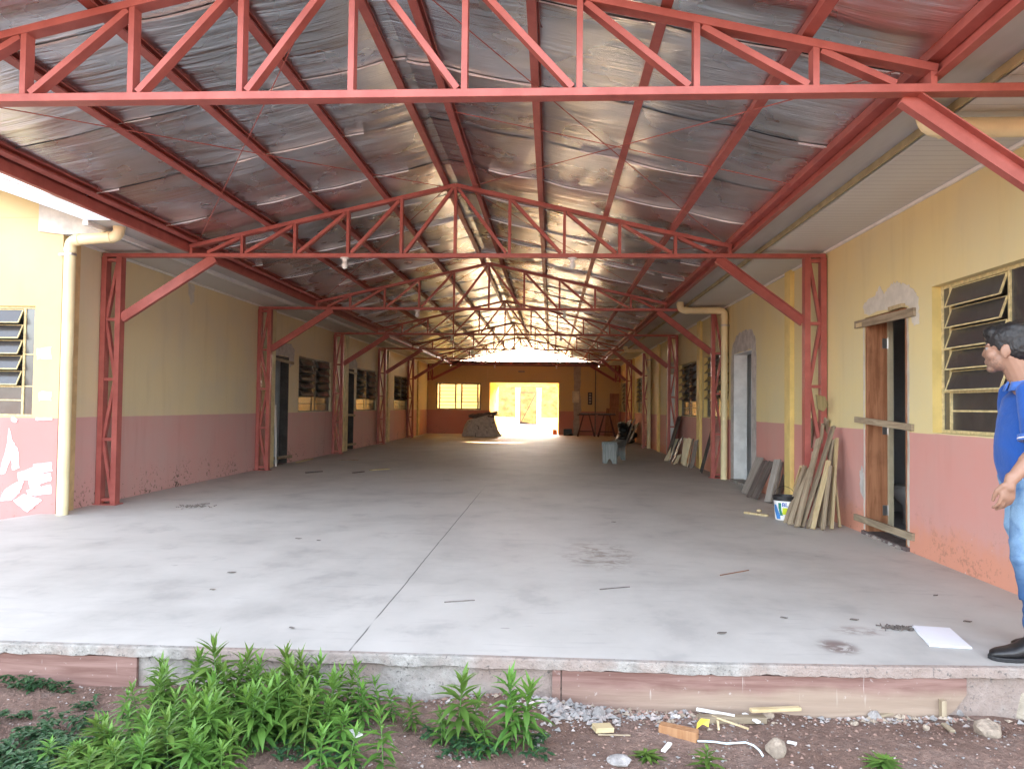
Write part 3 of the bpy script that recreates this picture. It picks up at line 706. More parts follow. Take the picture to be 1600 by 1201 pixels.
def column(y, s, z0=0., dz=0.):
    xo = XL+.012 if s < 0 else xr(y)-.012; d = -s*.25
    m = MB()
    for xa, xb in ((xo, xo+(-s)*.065), (xo+d-(-s)*.065, xo+d)): m.box((xa, y-.05, z0), (xb, y+.05, H-.026+dz))
    xi0, xi1 = xo+(-s)*.065, xo+d-(-s)*.065
    n = 5 if z0 < 1 else 2; hs = [z0+.06+(H-.12-z0)*k/(n-1 if n > 2 else 1) for k in range(n)]
    for q in hs: m.box((xi0, y-.035, q-.018), (xi1, y+.035, q+.018))
    for k in range(len(hs)-1):
        a, b = (xi0, xi1) if k % 2 == 0 else (xi1, xi0)
        m.bar((b, y, hs[k]+.02), (a, y, hs[k+1]-.02), .036, .05, (1, 0, 0))
    if z0 < 1: m.box((xo+.02*s*-1*-1, y-.08, .0), (xo+d-s*.03, y+.08, .012))
    c = m.build('column', M_STEEL, can)
    xb = xo+d; xt = -4.10 if s < 0 else 1.94
    zb = 2.27 if z0 < 1 else z0+.08
    if z0 > 1: xt = -4.0 if s < 0 else 1.75
    k = MB(); a = Vector((xb, y, zb)); b = Vector((xt, y, H-.03+dz)); k.channel(a, b, .11, .06, (b-a).cross(Vector((0, 1, 0)))*(1 if s < 0 else -1), .007)
    k.build('knee_brace', M_STEEL, can); return c
for i, y in enumerate(TY):
    dz = .05 if i == 6 else -.02 if i == 0 else 0.
    truss(y, dz)
    for s in (-1, 1): column(y, s, 0. if i < 6 else 2.36, dz)
YA, YB = 3.25, 33.5
for x in (-1.30, -2.02, -2.74, -3.46, -4.36, -.95, -.17, .60, 1.38, 2.06):
    z = ztop(x)+.023; s = -1 if x < XA else 1; a = math.atan(SL)*-s
    m = MB(); dx, dzz = math.cos(a), math.sin(a)
    e = .075
    # C section purlin: web and two lips
    q = Matrix.Rotation(-a, 3, 'Y')
    for (xa, xb, za, zb) in ((-.003, .003, 0, e), (.003, .058, 0, .004), (.003, .058, e-.004, e), (.054, .058, .004, .016), (.054, .058, e-.016, e-.004)):
        c = [Vector((xa, 0, za)), Vector((xb, 0, za)), Vector((xb, 0, zb)), Vector((xa, 0, zb))]
        c = [q @ v + Vector((x, YA, z)) for v in c]
        m.prism(c, (0, YB-YA, 0))
    m.build('purlin', M_STEEL, can)
# eave channels
for x, s in ((EL-.03, -1), (ER+.005, 1)):
    m = MB(); m.channel((x, YA, 3.135), (x, YB, 3.135), .10, .05, (0, 0, 1), .006); m.build('eave_channel', M_STEEL, can)
for x, s in ((EL-.068, -1), (ER+.085, 1)):
    m = MB(); m.box((x-.004, YA, 3.13), (x+.004, YB, 3.27)); m.build('eave_light_stop', M_STEEL, can)  # sheet added to block daylight leaking in at the eaves
# foil lining in overlapping strips
PUR = [-4.42, -3.44, -2.72, -2.0, -1.28, -.93, -.15, .62, 1.40, 2.12]
def zfoil(x, y):
    z = ztop(x)+.023+.083
    for a, b in zip(PUR, PUR[1:]):
        if a <= x <= b:
            t = (x-a)/(b-a); z -= (4*t*(1-t))*(.018+.016*noise.noise((a*3, y*.35, 7))); f = 4*t*(1-t); break
    else: f = .3
    z += f*(.0055*noise.noise((x*.9, y*2.6, 1))+.0035*noise.noise((x*1.6+y*.4, y*8, 2))+.0022*noise.noise((x*2.5-y*.8, y*21, 3)))
    return z
for s in (-1, 1):
    m = MB(); tp = MB(); xe = EL-.06 if s < 0 else ER+.08
    NXF = 52; y = YA; strip = 0
    xs = [XA+(xe-XA)*i/NXF for i in range(NXF+1)]
    while y < YB-.1:
        y2 = min(y+1.16+.05*rnd.random(), YB); NYF = 36; b0 = len(m.v); skew = rnd.uniform(-.05, .05)
        for j in range(NYF+1):
            for i, x in enumerate(xs):
                yy = y+(y2+.05-y)*j/NYF+skew*(x-XA)/3
                lap = .006*(1-j/3) if j < 3 else 0.
                m.v.append(Vector((x, yy, zfoil(x, yy)-lap)))
        for j in range(NYF):
            for i in range(NXF): m.f.append([b0+j*(NXF+1)+i, b0+j*(NXF+1)+i+1, b0+(j+1)*(NXF+1)+i+1, b0+(j+1)*(NXF+1)+i]); m.m.append(0); m.c.append(None)
        # light caught on the lap edge, built as narrow white strips, broken in places
        for i in range(NXF):
            if noise.noise((xs[i]*1.1, y*3.3, 9)) > -.12:
                a, b = xs[i], xs[i+1]; ya, yb = y+skew*(a-XA)/3, y+skew*(b-XA)/3
                h1 = .014+.012*noise.noise((a*4, y, 5)); h2 = .014+.012*noise.noise((b*4, y, 5))
                tp.add([(a, ya-.001, zfoil(a, ya)-.006), (b, yb-.001, zfoil(b, yb)-.006), (b, yb-.004, zfoil(b, yb)-.008-h2), (a, ya-.004, zfoil(a, ya)-.008-h1)], [(0, 1, 2, 3)])
        y = y2
    m.noflip = True
    f = m.build('foil_lining', M_FOIL, can, smooth=True); tp.build('lap_glint', M_GLINT, f)
    m = MB(); za = ztop(XA)+.14; zb = ztop(xe)+.14
    m.prism([(XA, YA-.1, za), (xe-s*-.1, YA-.1, zb), (xe-s*-.1, YA-.1, zb+.02), (XA, YA-.1, za+.02)], (0, YB-YA+.2, 0)); m.build('roof_sheet', M_ROOFTOP, can)
# sag rods and wind bracing under the purlins
def rod(a, b):
    m = MB(); m.tube([a, b], .0042, 6); m.build('bracing_rod', M_STEEL, can)
def pz(x): return ztop(x)+.005
for i in range(3):
    ya, yb = TY[i]+.05, TY[i+1]-.05
    for xa, xb in ((-4.3, -1.3), (-1.0, 2.0)):
        rod((xa, ya, pz(xa)), (xb, yb, pz(xb))); rod((xb, ya, pz(xb)), (xa, yb, pz(xa)))
    ym = (ya+yb)/2
    for s, xe in ((1, ER-.05),): rod((XA+.2, ym, pz(XA+.2)+.03), (xe, ym, pz(xe)+.03))

# ------------------------------------------------------------------ lamp holders on the trusses
M_BULB = plain('frosted bulb glass', (.72, .74, .72), .25, var=.03, bump=0)
lamp_words = {1: 'second', 2: 'third', 3: 'fourth', 4: 'fifth', 5: 'sixth', 6: 'seventh'}
lm_proto = None
for i, y in enumerate(TY):
    if i == 0: continue
    for x, sd_ in ((-2.50, 'left'), (.24, 'right')):
        z = H-.024+(.05 if i == 6 else 0)
        lab = f'white bulb in a round holder under the {lamp_words[i]} red truss, {sd_} of the two'
        if lm_proto is None:
            e = empty('ceiling_lamp', (x, y, z))
            m = MB(); m.lathe([(0, 0), (.055, 0), (.055, -.012), (.03, -.02), (.024, -.055), (0, -.055)], (x, y, z), 20); o1 = m.build('lamp_holder', M_WHITE, e, smooth=False); smooth_by_angle(o1)
            m = MB(); m.lathe([(.0, -.05), (.02, -.056), (.033, -.075), (.036, -.10), (.030, -.125), (.0, -.138)], (x, y, z), 20); m.build('bulb', M_BULB, e, smooth=True); lm_proto = e
        else:
            e = lm_proto.copy(); col.objects.link(e); e.location = (x, y, z)
            for chd in lm_proto.children: c2 = chd.copy(); col.objects.link(c2); c2.parent = e
        tag(e, lab, 'lamp', 'lamps under the trusses')

# ------------------------------------------------------------------ union of closed pieces into one skin
def union(m, name, mat, parent, voxel=.006, smooth=4, fn=None, loc=None):
    me = m.mesh(name+'_raw'); o = bpy.data.objects.new(name+'_raw', me); col.objects.link(o)
    r = o.modifiers.new('r', 'REMESH'); r.mode = 'VOXEL'; r.voxel_size = voxel
    if smooth: q = o.modifiers.new('s', 'SMOOTH'); q.iterations = smooth; q.factor = .5
    dg = bpy.context.evaluated_depsgraph_get(); dg.update()
    me2 = bpy.data.meshes.new_from_object(o.evaluated_get(dg)); me2.name = name
    bpy.data.objects.remove(o); bpy.data.meshes.remove(me)
    if fn:
        nrm = [v.normal.copy() for v in me2.vertices]
        for v, n_ in zip(me2.vertices, nrm): v.co = fn(v.co.copy(), n_)
    off = wloc(parent) if parent else Vector(loc or (0, 0, 0))
    me2.transform(Matrix.Translation(-off))
    me2.polygons.foreach_set('use_smooth', [True]*len(me2.polygons)); me2.materials.clear()
    for k in (mat if isinstance(mat, (list, tuple)) else [mat]): me2.materials.append(k)
    b = bpy.data.objects.new(name, me2); col.objects.link(b)
    if parent: b.parent = parent
    else: b.location = off
    return b
def capsule(m, a, b, ra, rb, n=14):
    a, b = Vector(a), Vector(b); d = (b-a).normalized(); pts = []; rs = []
    for k in range(5): t = math.pi/2*k/5; pts.append(a-d*ra*math.cos(t)); rs.append(max(.0005, ra*math.sin(t)))
    for k in range(6): t = math.pi/2*k/5; pts.append(b+d*rb*math.sin(t)); rs.append(max(.0005, rb*math.cos(t)))
    m.tube(pts, rs, n)
def chain(m, pts, rs, n=12):
    for i in range(len(pts)-1): capsule(m, pts[i], pts[i+1], rs[i], rs[i+1], n)
def ring(c, rx, ry, n=28, e=2.3, ang=0.):
    out = []
    for k in range(n):
        a = 2*math.pi*k/n; ca, sa = math.cos(a), math.sin(a)
        x = rx*math.copysign(abs(ca)**(2/e), ca); y = ry*math.copysign(abs(sa)**(2/e), sa)
        out.append(Vector((c[0]+x*math.cos(ang)-y*math.sin(ang), c[1]+x*math.sin(ang)+y*math.cos(ang), c[2])))
    return out

# ------------------------------------------------------------------ the man
Y0 = 3.93
C = onY(1564, 546, Y0); f = Vector((-.76, .65, 0)).normalized(); l = Vector((0, 0, 1)).cross(f); up = Vector((0, 0, 1))
rotH = Matrix((f, l, up)).transposed()
man = empty('person', (C.x+.15, Y0, 0), 'man in blue polo shirt and jeans at the right edge, looking at the wall', 'person')
def skin_mat():
    n = N('warm skin'); v = n.pos; f1 = n.noise(40, 4); a = n.noise(9, 3)
    b = n.mix(n.step(a, .3, .7), (.27, .15, .10), (.33, .19, .13)); b = n.mix(n.math('MULTIPLY', n.step(f1, .5, .8), .25), b, (.33, .15, .10))
    # beard stubble on jaw and chin
    sp = n.node('ShaderNodeVectorMath', operation='DISTANCE'); n.link(v, sp.inputs[0]); sp.inputs[1].default_value = tuple(C+f*.05-up*.085)
    m1 = n.math('MULTIPLY', n.step(sp.outputs['Value'], .085, .045), n.step(n.noise(120, 2, .7), .3, .6))
    b = n.mix(n.math('MULTIPLY', m1, .6), b, (.11, .075, .06))
    n.b.inputs['Subsurface Weight'].default_value = .08; n.b.inputs['Subsurface Radius'].default_value = (.01, .004, .002)
    return n.done(b, .5, 0, .4, n.bump(f1, .1, .001))
M_SKIN = skin_mat()
m = MB()
m.ellipsoid(C-f*.012+up*.030, (.098, .076, .092), 24, 16, rotH)
m.ellipsoid(C+f*.032-up*.050, (.060, .057, .062), 20, 12, rotH)
m.ellipsoid(C+f*.064-up*.098, (.027, .030, .022), 14, 10, rotH)
m.ellipsoid(C+f*.066-up*.02, (.034, .052, .05), 16, 10, rotH)
capsule(m, C+f*.086+up*.016, C+f*.097-up*.022, .010, .0145); m.ellipsoid(C+f*.090-up*.030, (.013, .018, .010), 12, 8, rotH)
m.ellipsoid(C+f*.074+up*.026, (.020, .054, .014), 14, 8, rotH)
m.ellipsoid(C+f*.086-up*.060, (.014, .025, .008), 12, 8, rotH); m.ellipsoid(C+f*.084-up*.071, (.014, .023, .009), 12, 8, rotH)
for s in (-1, 1):
    e = C+l*s*.076-f*.010-up*.010
    rE = rotH @ Matrix.Rotation(R(18*s), 3, 'Z') @ Matrix.Rotation(R(-12), 3, 'Y')
    m.ellipsoid(e, (.026, .010, .034), 14, 10, rE); m.ellipsoid(e-up*.028+f*.004, (.012, .008, .013), 10, 8, rE)
    m.ellipsoid(C+f*.055+l*s*.042-up*.03, (.03, .022, .028), 12, 8, rotH)
nb = Vector((onY(1594, 600, Y0).x, Y0, 1.385))
capsule(m, C-f*.022-up*.045, nb, .064, .066)
# trunk and legs under the clothes
bx = lambda px, z, y=Y0: onY(px, 600, y).x
tcx = bx(1606, 1.)
tr = [(.86, .0, .11, .15), (.98, -.004, .12, .155), (1.10, -.008, .122, .165), (1.22, .0, .115, .175), (1.30, .012, .075, .14), (1.36, .02, .045, .07)]
m.loft([ring((tcx+dx, Y0, z), rx*.9, ry*.92) for z, dx, rx, ry in tr])
legN = [(.92, 1607, .098, .090), (.80, 1605, .090, .086), (.64, 1600, .080, .078), (.50, 1594, .068, .066), (.40, 1602, .063, .060), (.26, 1609, .057, .055), (.13, 1612, .055, .053), (.055, 1611, .058, .055)]
def leg_rings(sc, y, dx, zadd=0.):
    return [ring((onY(px, 800, 3.86).x+dx*(1 if z < .6 else .5 if z < .85 else .2), y, z), rx*sc, ry*sc) for z, px, rx, ry in legN]
for y, dx in ((3.855, 0.), (4.01, .13)): m.loft(leg_rings(.8, y, dx)); 
# arms and hands
def arm(s):
    yS = Y0-s*.195
    if s > 0:
        S = onY(1608, 628, yS); S.z = 1.345; E = onY(1611, 705, yS-.045); Wr = onY(1569, 752, yS-.035); K0 = onY(1561, 775, yS-.03)
    else:
        S = Vector((tcx+.01, yS, 1.345)); E = Vector((tcx+.05, yS+.05, 1.06)); Wr = Vector((tcx+.10, yS+.05, .80)); K0 = Vector((tcx+.10, yS+.05, .72))
    chain(m, [S, S*.5+E*.5, E], [.040, .045, .043]); chain(m, [E, E*.65+Wr*.35, Wr], [.042, .042, .027])
    d = (K0-Wr).normalized(); d = (d+Vector((0, 0, -1))).normalized()
    e = Vector((1, .15*s, 0)); e = (e-d*e.dot(d)).normalized(); nrm = d.cross(e)*s      # e: from thumb side to little finger; nrm: to the palm side
    if nrm.y*s < 0: nrm = -nrm
    A = Wr+d*.015; Kc = Wr+d*.085
    rp = Matrix((e, nrm, d)).transposed()
    m.ellipsoid((A+Kc)/2, (.036, .017, .056), 16, 12, rp); m.ellipsoid(Kc-d*.012, (.041, .0155, .028), 16, 10, rp)
    chain(m, [Wr-d*.02, Wr+d*.03], [.026, .028])
    for i, (off, L, rr) in enumerate(((-.031, .074, .0094), (-.010, .082, .0097), (.011, .076, .0093), (.030, .060, .0083))):
        k = Kc+e*off-d*(.004*abs(i-1.2)); cur = [.25+.08*i, .70+.08*i, 1.05+.05*i]; p = k; pts = [k-d*.02, k]
        for q, fr in zip(cur, (.46, .31, .23)):
            dd = (d*math.cos(q)+nrm*math.sin(q)+e*.10*(i-1)*.6).normalized(); p = p+dd*L*fr; pts.append(p)
        chain(m, pts, [rr*1.05, rr*1.08, rr, rr*.93, rr*.8], 10)
    t0 = A+d*.012-e*.030+nrm*.004; t1 = t0+(d*.8-e*.45+nrm*.35).normalized()*.036; t2 = t1+(d*.95-e*.05+nrm*.35).normalized()*.028; t3 = t2+(d+e*.12+nrm*.3).normalized()*.022
    chain(m, [A+d*.004-e*.014, t0, t1, t2, t3], [.017, .0155, .0125, .0108, .0088], 10)
    return S, E, Wr
SL_, EL_, WL_ = arm(1); SR_, ER_, WR_ = arm(-1)
body = union(m, 'body', M_SKIN, man, .0042, 5)
M_EYE = plain('eye', (.22, .19, .17), .5, var=.02, bump=0); M_PUP = plain('dark brown iris', (.02, .012, .008), .15, bump=0)
for s in (-1, 1):
    e = C+f*.079+l*s*.033+up*.004; m = MB(); m.ellipsoid(e, (.0105,)*3, 14, 10); q = m.build('eye', M_EYE, man, smooth=True)
    m = MB(); m.ellipsoid(e+f*.0068+l*.001, (.0056,)*3, 10, 8); m.build('iris', M_PUP, q, smooth=True)
    m = MB(); capsule(m, C+f*.094+l*s*.018+up*.026, C+f*.078+l*s*.052+up*.030, .0042, .003); m.build('eyebrow', M_BLACK, man, smooth=True)
M_HAIR = plain('black hair', (.012, .011, .011), .42, var=.5, scale=60, bump=.6, bd=.004, spec=.5)
m = MB()
m.ellipsoid(C-f*.012+up*.056, (.107, .086, .082), 24, 14, rotH); m.ellipsoid(C-f*.050+up*.016, (.074, .083, .088), 20, 14, rotH)
m.ellipsoid(C+f*.052+up*.088, (.056, .066, .040), 18, 12, rotH); m.ellipsoid(C-f*.035+up*.10, (.075, .07, .045), 16, 10, rotH)
for s in (-1, 1): m.ellipsoid(C+f*.014+l*s*.068+up*.028, (.020, .013, .040), 12, 8, rotH)
def hairfn(co, n_): return co+n_*(.0025*noise.noise(co*55)+.003*noise.noise(Vector((co.x*140, co.y*140, co.z*60))))
union(m, 'hair', M_HAIR, man, .005, 2, hairfn)
def cloth(name, c, sc=500, wr=5):
    n = N(name); a = n.noise(wr, 5, .6, dist=.7); f1 = n.noise(sc, 2, .7)
    b = n.mix(n.step(a, .3, .7), tuple(x*.9 for x in c), tuple(x*1.08 for x in c))
    n.b.inputs['Sheen Weight'].default_value = .15
    return n.done(b, .85, 0, .2, n.bump(n.math('ADD', n.math('MULTIPLY', a, 2.), n.math('MULTIPLY', f1, .1)), .5, .012))
M_SHIRT = cloth('royal blue cotton', (.016, .080, .33)); M_COLLAR = cloth('faded blue rib', (.05, .13, .40))
m = MB()
tr2 = [(.845, .010, .122, .178), (.90, -.004, .133, .180), (.98, -.012, .140, .182), (1.07, -.016, .143, .186), (1.16, -.010, .138, .192), (1.25, .0, .128, .197), (1.32, .010, .108, .190), (1.365, .018, .085, .150), (1.395, .022, .070, .095)]
m.loft([ring((tcx+dx, Y0, z), rx, ry, 36) for z, dx, rx, ry in tr2])
for S, E in ((SL_, EL_), (SR_, ER_)):
    t = (E-S); chain(m, [S+Vector((0, (Y0-S.y)*.10, .002)), S+t*.3, S+t*.60], [.073, .074, .075], 18)
def shirtfn(co, n_):
    fold = noise.noise(Vector((co.x*9, co.y*9, co.z*5)))*.007+noise.noise(Vector((co.x*3+co.z*9, co.y*7, co.z*14)))*.004
    return co+n_*fold
shirt = union(m, 'polo_shirt', M_SHIRT, man, .007, 4, shirtfn)
m = MB()   # collar and piping
for k in range(28):
    a0, a1 = 2*math.pi*k/28, 2*math.pi*(k+1)/28
    def cp(a, q):
        x, y = math.cos(a), math.sin(a); dz = .03 if x > 0 else 0.
        rad = (.078 if q else .070); fr = -x
        return Vector((nb.x-.008+(rad+.012*q)*x*1.08, Y0+(rad+.012*q)*y, 1.418+.012*x-(.045+.008*fr)*q+ .006))
    if abs(a0-math.pi) < .15: continue
    m.add([cp(a0, 0), cp(a1, 0), cp(a1, 1), cp(a0, 1)], [(0, 1, 2, 3)])
o = m.build('collar', M_COLLAR, shirt, smooth=True, weld=True); sm = o.modifiers.new('solid', 'SOLIDIFY'); sm.thickness = .006
m = MB(); t = (EL_-SL_).normalized(); e0 = SL_+(EL_-SL_)*.79
u1 = t.cross(Vector((0, 1, 0))).normalized(); v1 = t.cross(u1)
for dd, rr, mm_, nm in ((0., .0785, M_COLLAR, 'sleeve_cuff'), (.014, .0795, M_LILAC, 'sleeve_piping')):
    m = MB(); L = .03 if nm == 'sleeve_cuff' else .005
    c0 = SL_+(EL_-SL_)*.72+t*dd*1.2
    m.loft([[c0+t*q+(u1*math.cos(2*math.pi*k/24)+v1*math.sin(2*math.pi*k/24))*(rr-.002*abs(q)) for k in range(24)] for q in (0, L)])
    m.build(nm, mm_, shirt, smooth=False)
def jean_mat():
    n = N('faded blue denim'); X, Y, Z = n.xyz(); a = n.noise(6, 5, .6, dist=.6); f1 = n.noise(300, 2, .8)
    wash = n.math('MULTIPLY', n.step(Z, .30, .62), n.step(a, .25, .6))
    b = n.mix(wash, (.045, .105, .24), (.22, .36, .52)); b = n.mix(n.math('MULTIPLY', n.step(f1, .45, .7), .35), b, (.06, .12, .24))
    return n.done(b, .9, 0, .15, n.bump(n.math('ADD', n.math('MULTIPLY', a, 2.5), n.math('MULTIPLY', f1, .1)), .55, .012))
m = MB()
for y, dx in ((3.855, 0.), (4.01, .13)): m.loft(leg_rings(1.08, y, dx))
m.loft([ring((tcx+.004, Y0, z), rx, ry, 32) for z, rx, ry in ((.80, .105, .155), (.88, .12, .168), (.95, .118, .162))])
def jeanfn(co, n_):
    q = 1 if co.z < .35 or .42 < co.z < .6 else .5
    return co+n_*(noise.noise(Vector((co.x*7, co.y*7, co.z*(26 if co.z < .3 else 16))))*.009*q)
union(m, 'jeans', jean_mat(), man, .007, 4, jeanfn)
m = MB(); p = onY(1594, 790, Y0-.18); m.box((p.x+.004, p.y-.010, p.z-.035), (p.x+.030, p.y+.012, p.z+.008)); m.build('phone_pouch', M_BLACK, man, bevel=.006)
M_SHOE = plain('black leather shoe', (.016, .015, .016), .38, var=.3, scale=30, bump=.2, spec=.5)
for y, xt, zz in ((3.865, onY(1541, 1030, 3.85).x, 0.), (4.02, onY(1541, 1030, 3.85).x+.20, 0.)):
    rings = []
    for t_, hw, hh in ((0, .012, .030), (.012, .030, .046), (.04, .043, .056), (.09, .049, .066), (.14, .047, .086), (.175, .042, .112), (.21, .040, .128), (.25, .039, .122), (.28, .036, .105), (.292, .02, .07)):
        rr = []
        for k in range(20):
            a = 2*math.pi*k/20; cz = math.sin(a)
            rr.append(Vector((xt+t_, y+hw*math.copysign(abs(math.cos(a))**.7, math.cos(a)), .016+(hh-.016)*(.5+.5*math.copysign(abs(cz)**.8, cz)))))
        rings.append(rr)
    m = MB(); m.loft(rings); sh = m.build('shoe', M_SHOE, man, smooth=True)
    m = MB(); out = [(t_, hw+.004) for t_, hw in ((-.004, .012), (.012, .033), (.05, .046), (.10, .050), (.16, .044), (.22, .040), (.27, .038), (.296, .018))]
    poly = [Vector((xt+a, y-b_, .001)) for a, b_ in out]+[Vector((xt+a, y+b_, .001)) for a, b_ in reversed(out)]
    m.prism(poly, (0, 0, .020)); m.build('sole', M_BLACK, sh, bevel=.003)

man.location.x += .028
# ------------------------------------------------------------------ planks against the right wall and column
def board(name, label, cat, group, mat, base, top, w, t, roll=0., side=(0, 1, 0)):
    """a plank from a foot on the floor to a top near the wall"""
    b, tp_ = Vector(base), Vector(top); d = (tp_-b).normalized()
    side = Vector(side); side = (side-d*side.dot(d)).normalized()
    side = Matrix.Rotation(R(roll), 3, d) @ side
    # lift so that the lowest corner touches the floor
    nrm = d.cross(side).normalized()
    low = abs(side.z)*w/2+abs(nrm.z)*t/2
    b = b+Vector((0, 0, low+.0005))
    L = (tp_-b).length
    m = MB(); m.bar((0, 0, 0), (0, 0, L), w, t, (1, 0, 0))
    o = m.build(name, mat, None, bevel=.0025)
    X = side; Z = (tp_-b).normalized(); Yv = Z.cross(X).normalized(); X = Yv.cross(Z)
    mt = Matrix((X, Yv, Z)).transposed().to_4x4(); mt.translation = b; o.matrix_world = mt
    return tag(o, label, cat, group)
def z6(x, y): return 1120+x/4.62, 620+y/4.62
G1 = 'planks leaning in the tall stack by the red column'
def leanp(base, top, off, w, t, mat, label, roll=0., group=G1):
    b = onZ(*z6(*base)); tq = onRW(*z6(*top), off); board('plank', label, 'plank', group, mat, b, tq, w*1.32, t, roll)
leanp((535, 760), (610, 500), .10, .022, .035, M_WPALE, 'thin bright batten leaning just behind the white paint bucket')
leanp((497, 915), (655, 440), .20, .045, .022, M_WGREY, 'brown leftmost plank of the tall stack, partly in front of the bucket', 12)
leanp((533, 930), (672, 462), .17, .050, .028, M_WGREY, 'wide grey edged plank beside the paint bucket in the tall stack', 20)
leanp((580, 948), (738, 300), .15, .060, .025, M_WGREY, 'broad plank with a pale face, third from the left of the tall stack', 8)
leanp((612, 945), (842, 212), .09, .052, .025, M_WGREY, 'long grey plank slanting far to the right across the tall stack', 5)
leanp((660, 955), (770, 560), .24, .050, .022, M_WGREY, 'short grey plank with a dark knot in front of the tall stack', -5)
leanp((690, 958), (806, 460), .22, .030, .040, M_WPALE, 'pale yellow batten standing in front of the tall stack', 8)
leanp((735, 945), (836, 310), .12, .048, .022, M_WGREY, 'narrow brown plank behind the pale yellow batten')
leanp((765, 968), (818, 500), .22, .048, .022, M_WGREY, 'upright grey green plank right of the pale yellow batten')
leanp((800, 930), (850, 330), .08, .030, .022, M_WGREY, 'thin shadowed plank second from the right of the stack, mostly hidden')
leanp((828, 958), (866, 296), .10, .032, .030, M_WPALE, 'straight pale batten standing at the right side of the tall stack')
leanp((888, 945), (845, 520), .06, .024, .022, M_WPALE, 'thin pale batten leaning left at the far right of the stack')
leanp((640, 800), (690, 160), .05, .050, .022, M_WGREY, 'tallest grey plank rising behind the stack on its left')
leanp((690, 800), (742, 190), .06, .055, .022, M_WGREY, 'tall dark ended plank in the middle behind the stack')
leanp((735, 810), (792, 160), .05, .055, .025, M_WGREY, 'tall brown plank behind the stack nearest the wall', 10)
leanp((700, 850), (765, 195), .08, .040, .022, M_WGREY, 'tall blue grey plank wedged between two others at the back')
G2 = 'panels leaning by the whitewashed doorway'
leanp((200, 700), (312, 436), .08, .16, .022, M_WDGREY, 'wide grey panel at the left end of the low row by the doorway', 10, G2)
leanp((232, 728), (352, 462), .10, .07, .03, M_WDARK, 'dark panel with a pale top end, second of the low row', 15, G2)
leanp((272, 740), (398, 466), .10, .085, .03, M_WDARK, 'brown black panel third of the low row by the doorway', 20, G2)
leanp((370, 765), (440, 452), .10, .085, .035, M_WDGREY, 'shiny pale faced panel right of the low row', 25, G2)
leanp((405, 768), (462, 470), .07, .05, .03, M_WDARK, 'dark edge panel behind the shiny pale faced panel', 25, G2)
leanp((447, 740), (488, 582), .05, .08, .025, M_WDARK, 'short speckled dark panel just behind the paint bucket', 0, G2)
def z68(x, y): return 920+x/8, 650+y/8
G3 = 'boards leaning below the louvre windows'
M_GLOSSW = plain('gloss white faced board', (.72, .62, .42), .22, var=.1, scale=5, spec=.6)
def lean3(base, top, off, w, t, mat, label, roll=0.):
    b = onZ(*z68(*base)); tq = onRW(*z68(*top), off); board('board', label, 'board', G3, mat, b, tq, w, t, roll)
lean3((965, 562), (1108, 285), .12, .14, .02, M_GLOSSW, 'golden leftmost board leaning under the louvre windows', 25)
lean3((1012, 572), (1122, 290), .10, .10, .02, M_WDARK, 'black board beside the golden leftmost board')
lean3((1060, 590), (1160, 280), .10, .22, .02, M_WDARK, 'wide black panel in the middle of the far board row')
lean3((1085, 604), (1132, 482), .26, .12, .02, M_GLOSSW, 'short white board standing in front of the black panel', 20)
lean3((1170, 600), (1215, 275), .12, .12, .02, M_GLOSSW, 'bright white board right of the black panel', 30)
lean3((1190, 622), (1268, 275), .14, .10, .02, M_GLOSSW, 'tall cream board next to the bright white one', 30)
lean3((1238, 640), (1300, 292), .10, .14, .02, M_WDARK, 'black board right of the tall cream board')
lean3((1285, 660), (1345, 305), .10, .14, .025, M_WDGREY, 'grey board at the right end of the far row', 15)
b_ = onZ(*z68(1072, 400)); 
board('board', 'tall dark board standing on edge behind the fourth red column', 'board', None, M_MATT, (xr(17.6)-.35, 17.7, 0), (xr(17.7)-.06, 17.75, 1.05), .45, .02)
board('board', 'tapering grey offcut leaning behind the cream downpipe', 'board', None, M_MATT, (xr(14.3)-.25, 14.35, 0), (xr(14.3)-.04, 14.2, .95), .22, .02)
# small block held in the right column
m = MB(); q = onRW(1281, 629, .16); m.prism([(q.x-.05, q.y, q.z+.09), (q.x+.05, q.y, q.z+.07), (q.x+.085, q.y, q.z-.03), (q.x+.03, q.y, q.z-.10), (q.x-.03, q.y, q.z-.07)], (0, -.03, 0))
tag(m.build('wood_offcut', wood_mat('olive plywood', (.20, .155, .07), (.27, .21, .10)), loc=q, bevel=.003), 'small olive plywood offcut wedged in the lattice of the right column', 'offcut')

# ------------------------------------------------------------------ paint bucket
B = onZ(1226, 812); bk = empty('paint_bucket', B, 'white paint bucket with black rim and colourful label beside the leaning planks', 'bucket')
m = MB(); m.lathe([(0, .004), (.098, .004), (.102, .012), (.120, .235), (.112, .235), (.096, .02), (0, .018)], B, 40); smooth_by_angle(m.build('pail', M_WHITE, bk))
m = MB(); m.lathe([(.1215, .225), (.128, .225), (.128, .245), (.134, .248), (.134, .275), (.124, .278), (.118, .262), (.118, .225)], B, 40); smooth_by_angle(m.build('rim', M_BLACK, bk))
def rad(z): return .102+(.120-.102)*(z-.012)/(.235-.012)
labm = [plain('label white', (.80, .80, .80), .35, bump=0), plain('label blue', (.05, .20, .50), .35, bump=0), plain('label yellow green', (.55, .62, .03), .35, bump=0), plain('label black', (.02, .02, .02), .35, bump=0), plain('label deep green', (.02, .20, .13), .35, bump=0)]
m = MB(); NA, NZ = 72, 34; A0, A1 = R(180), R(360)
for j in range(NZ+1):
    for i in range(NA+1):
        z = .02+.20*j/NZ; a = A0+(A1-A0)*i/NA; r = rad(z)+.0012; m.v.append(B+Vector((r*math.cos(a), r*math.sin(a), z)))
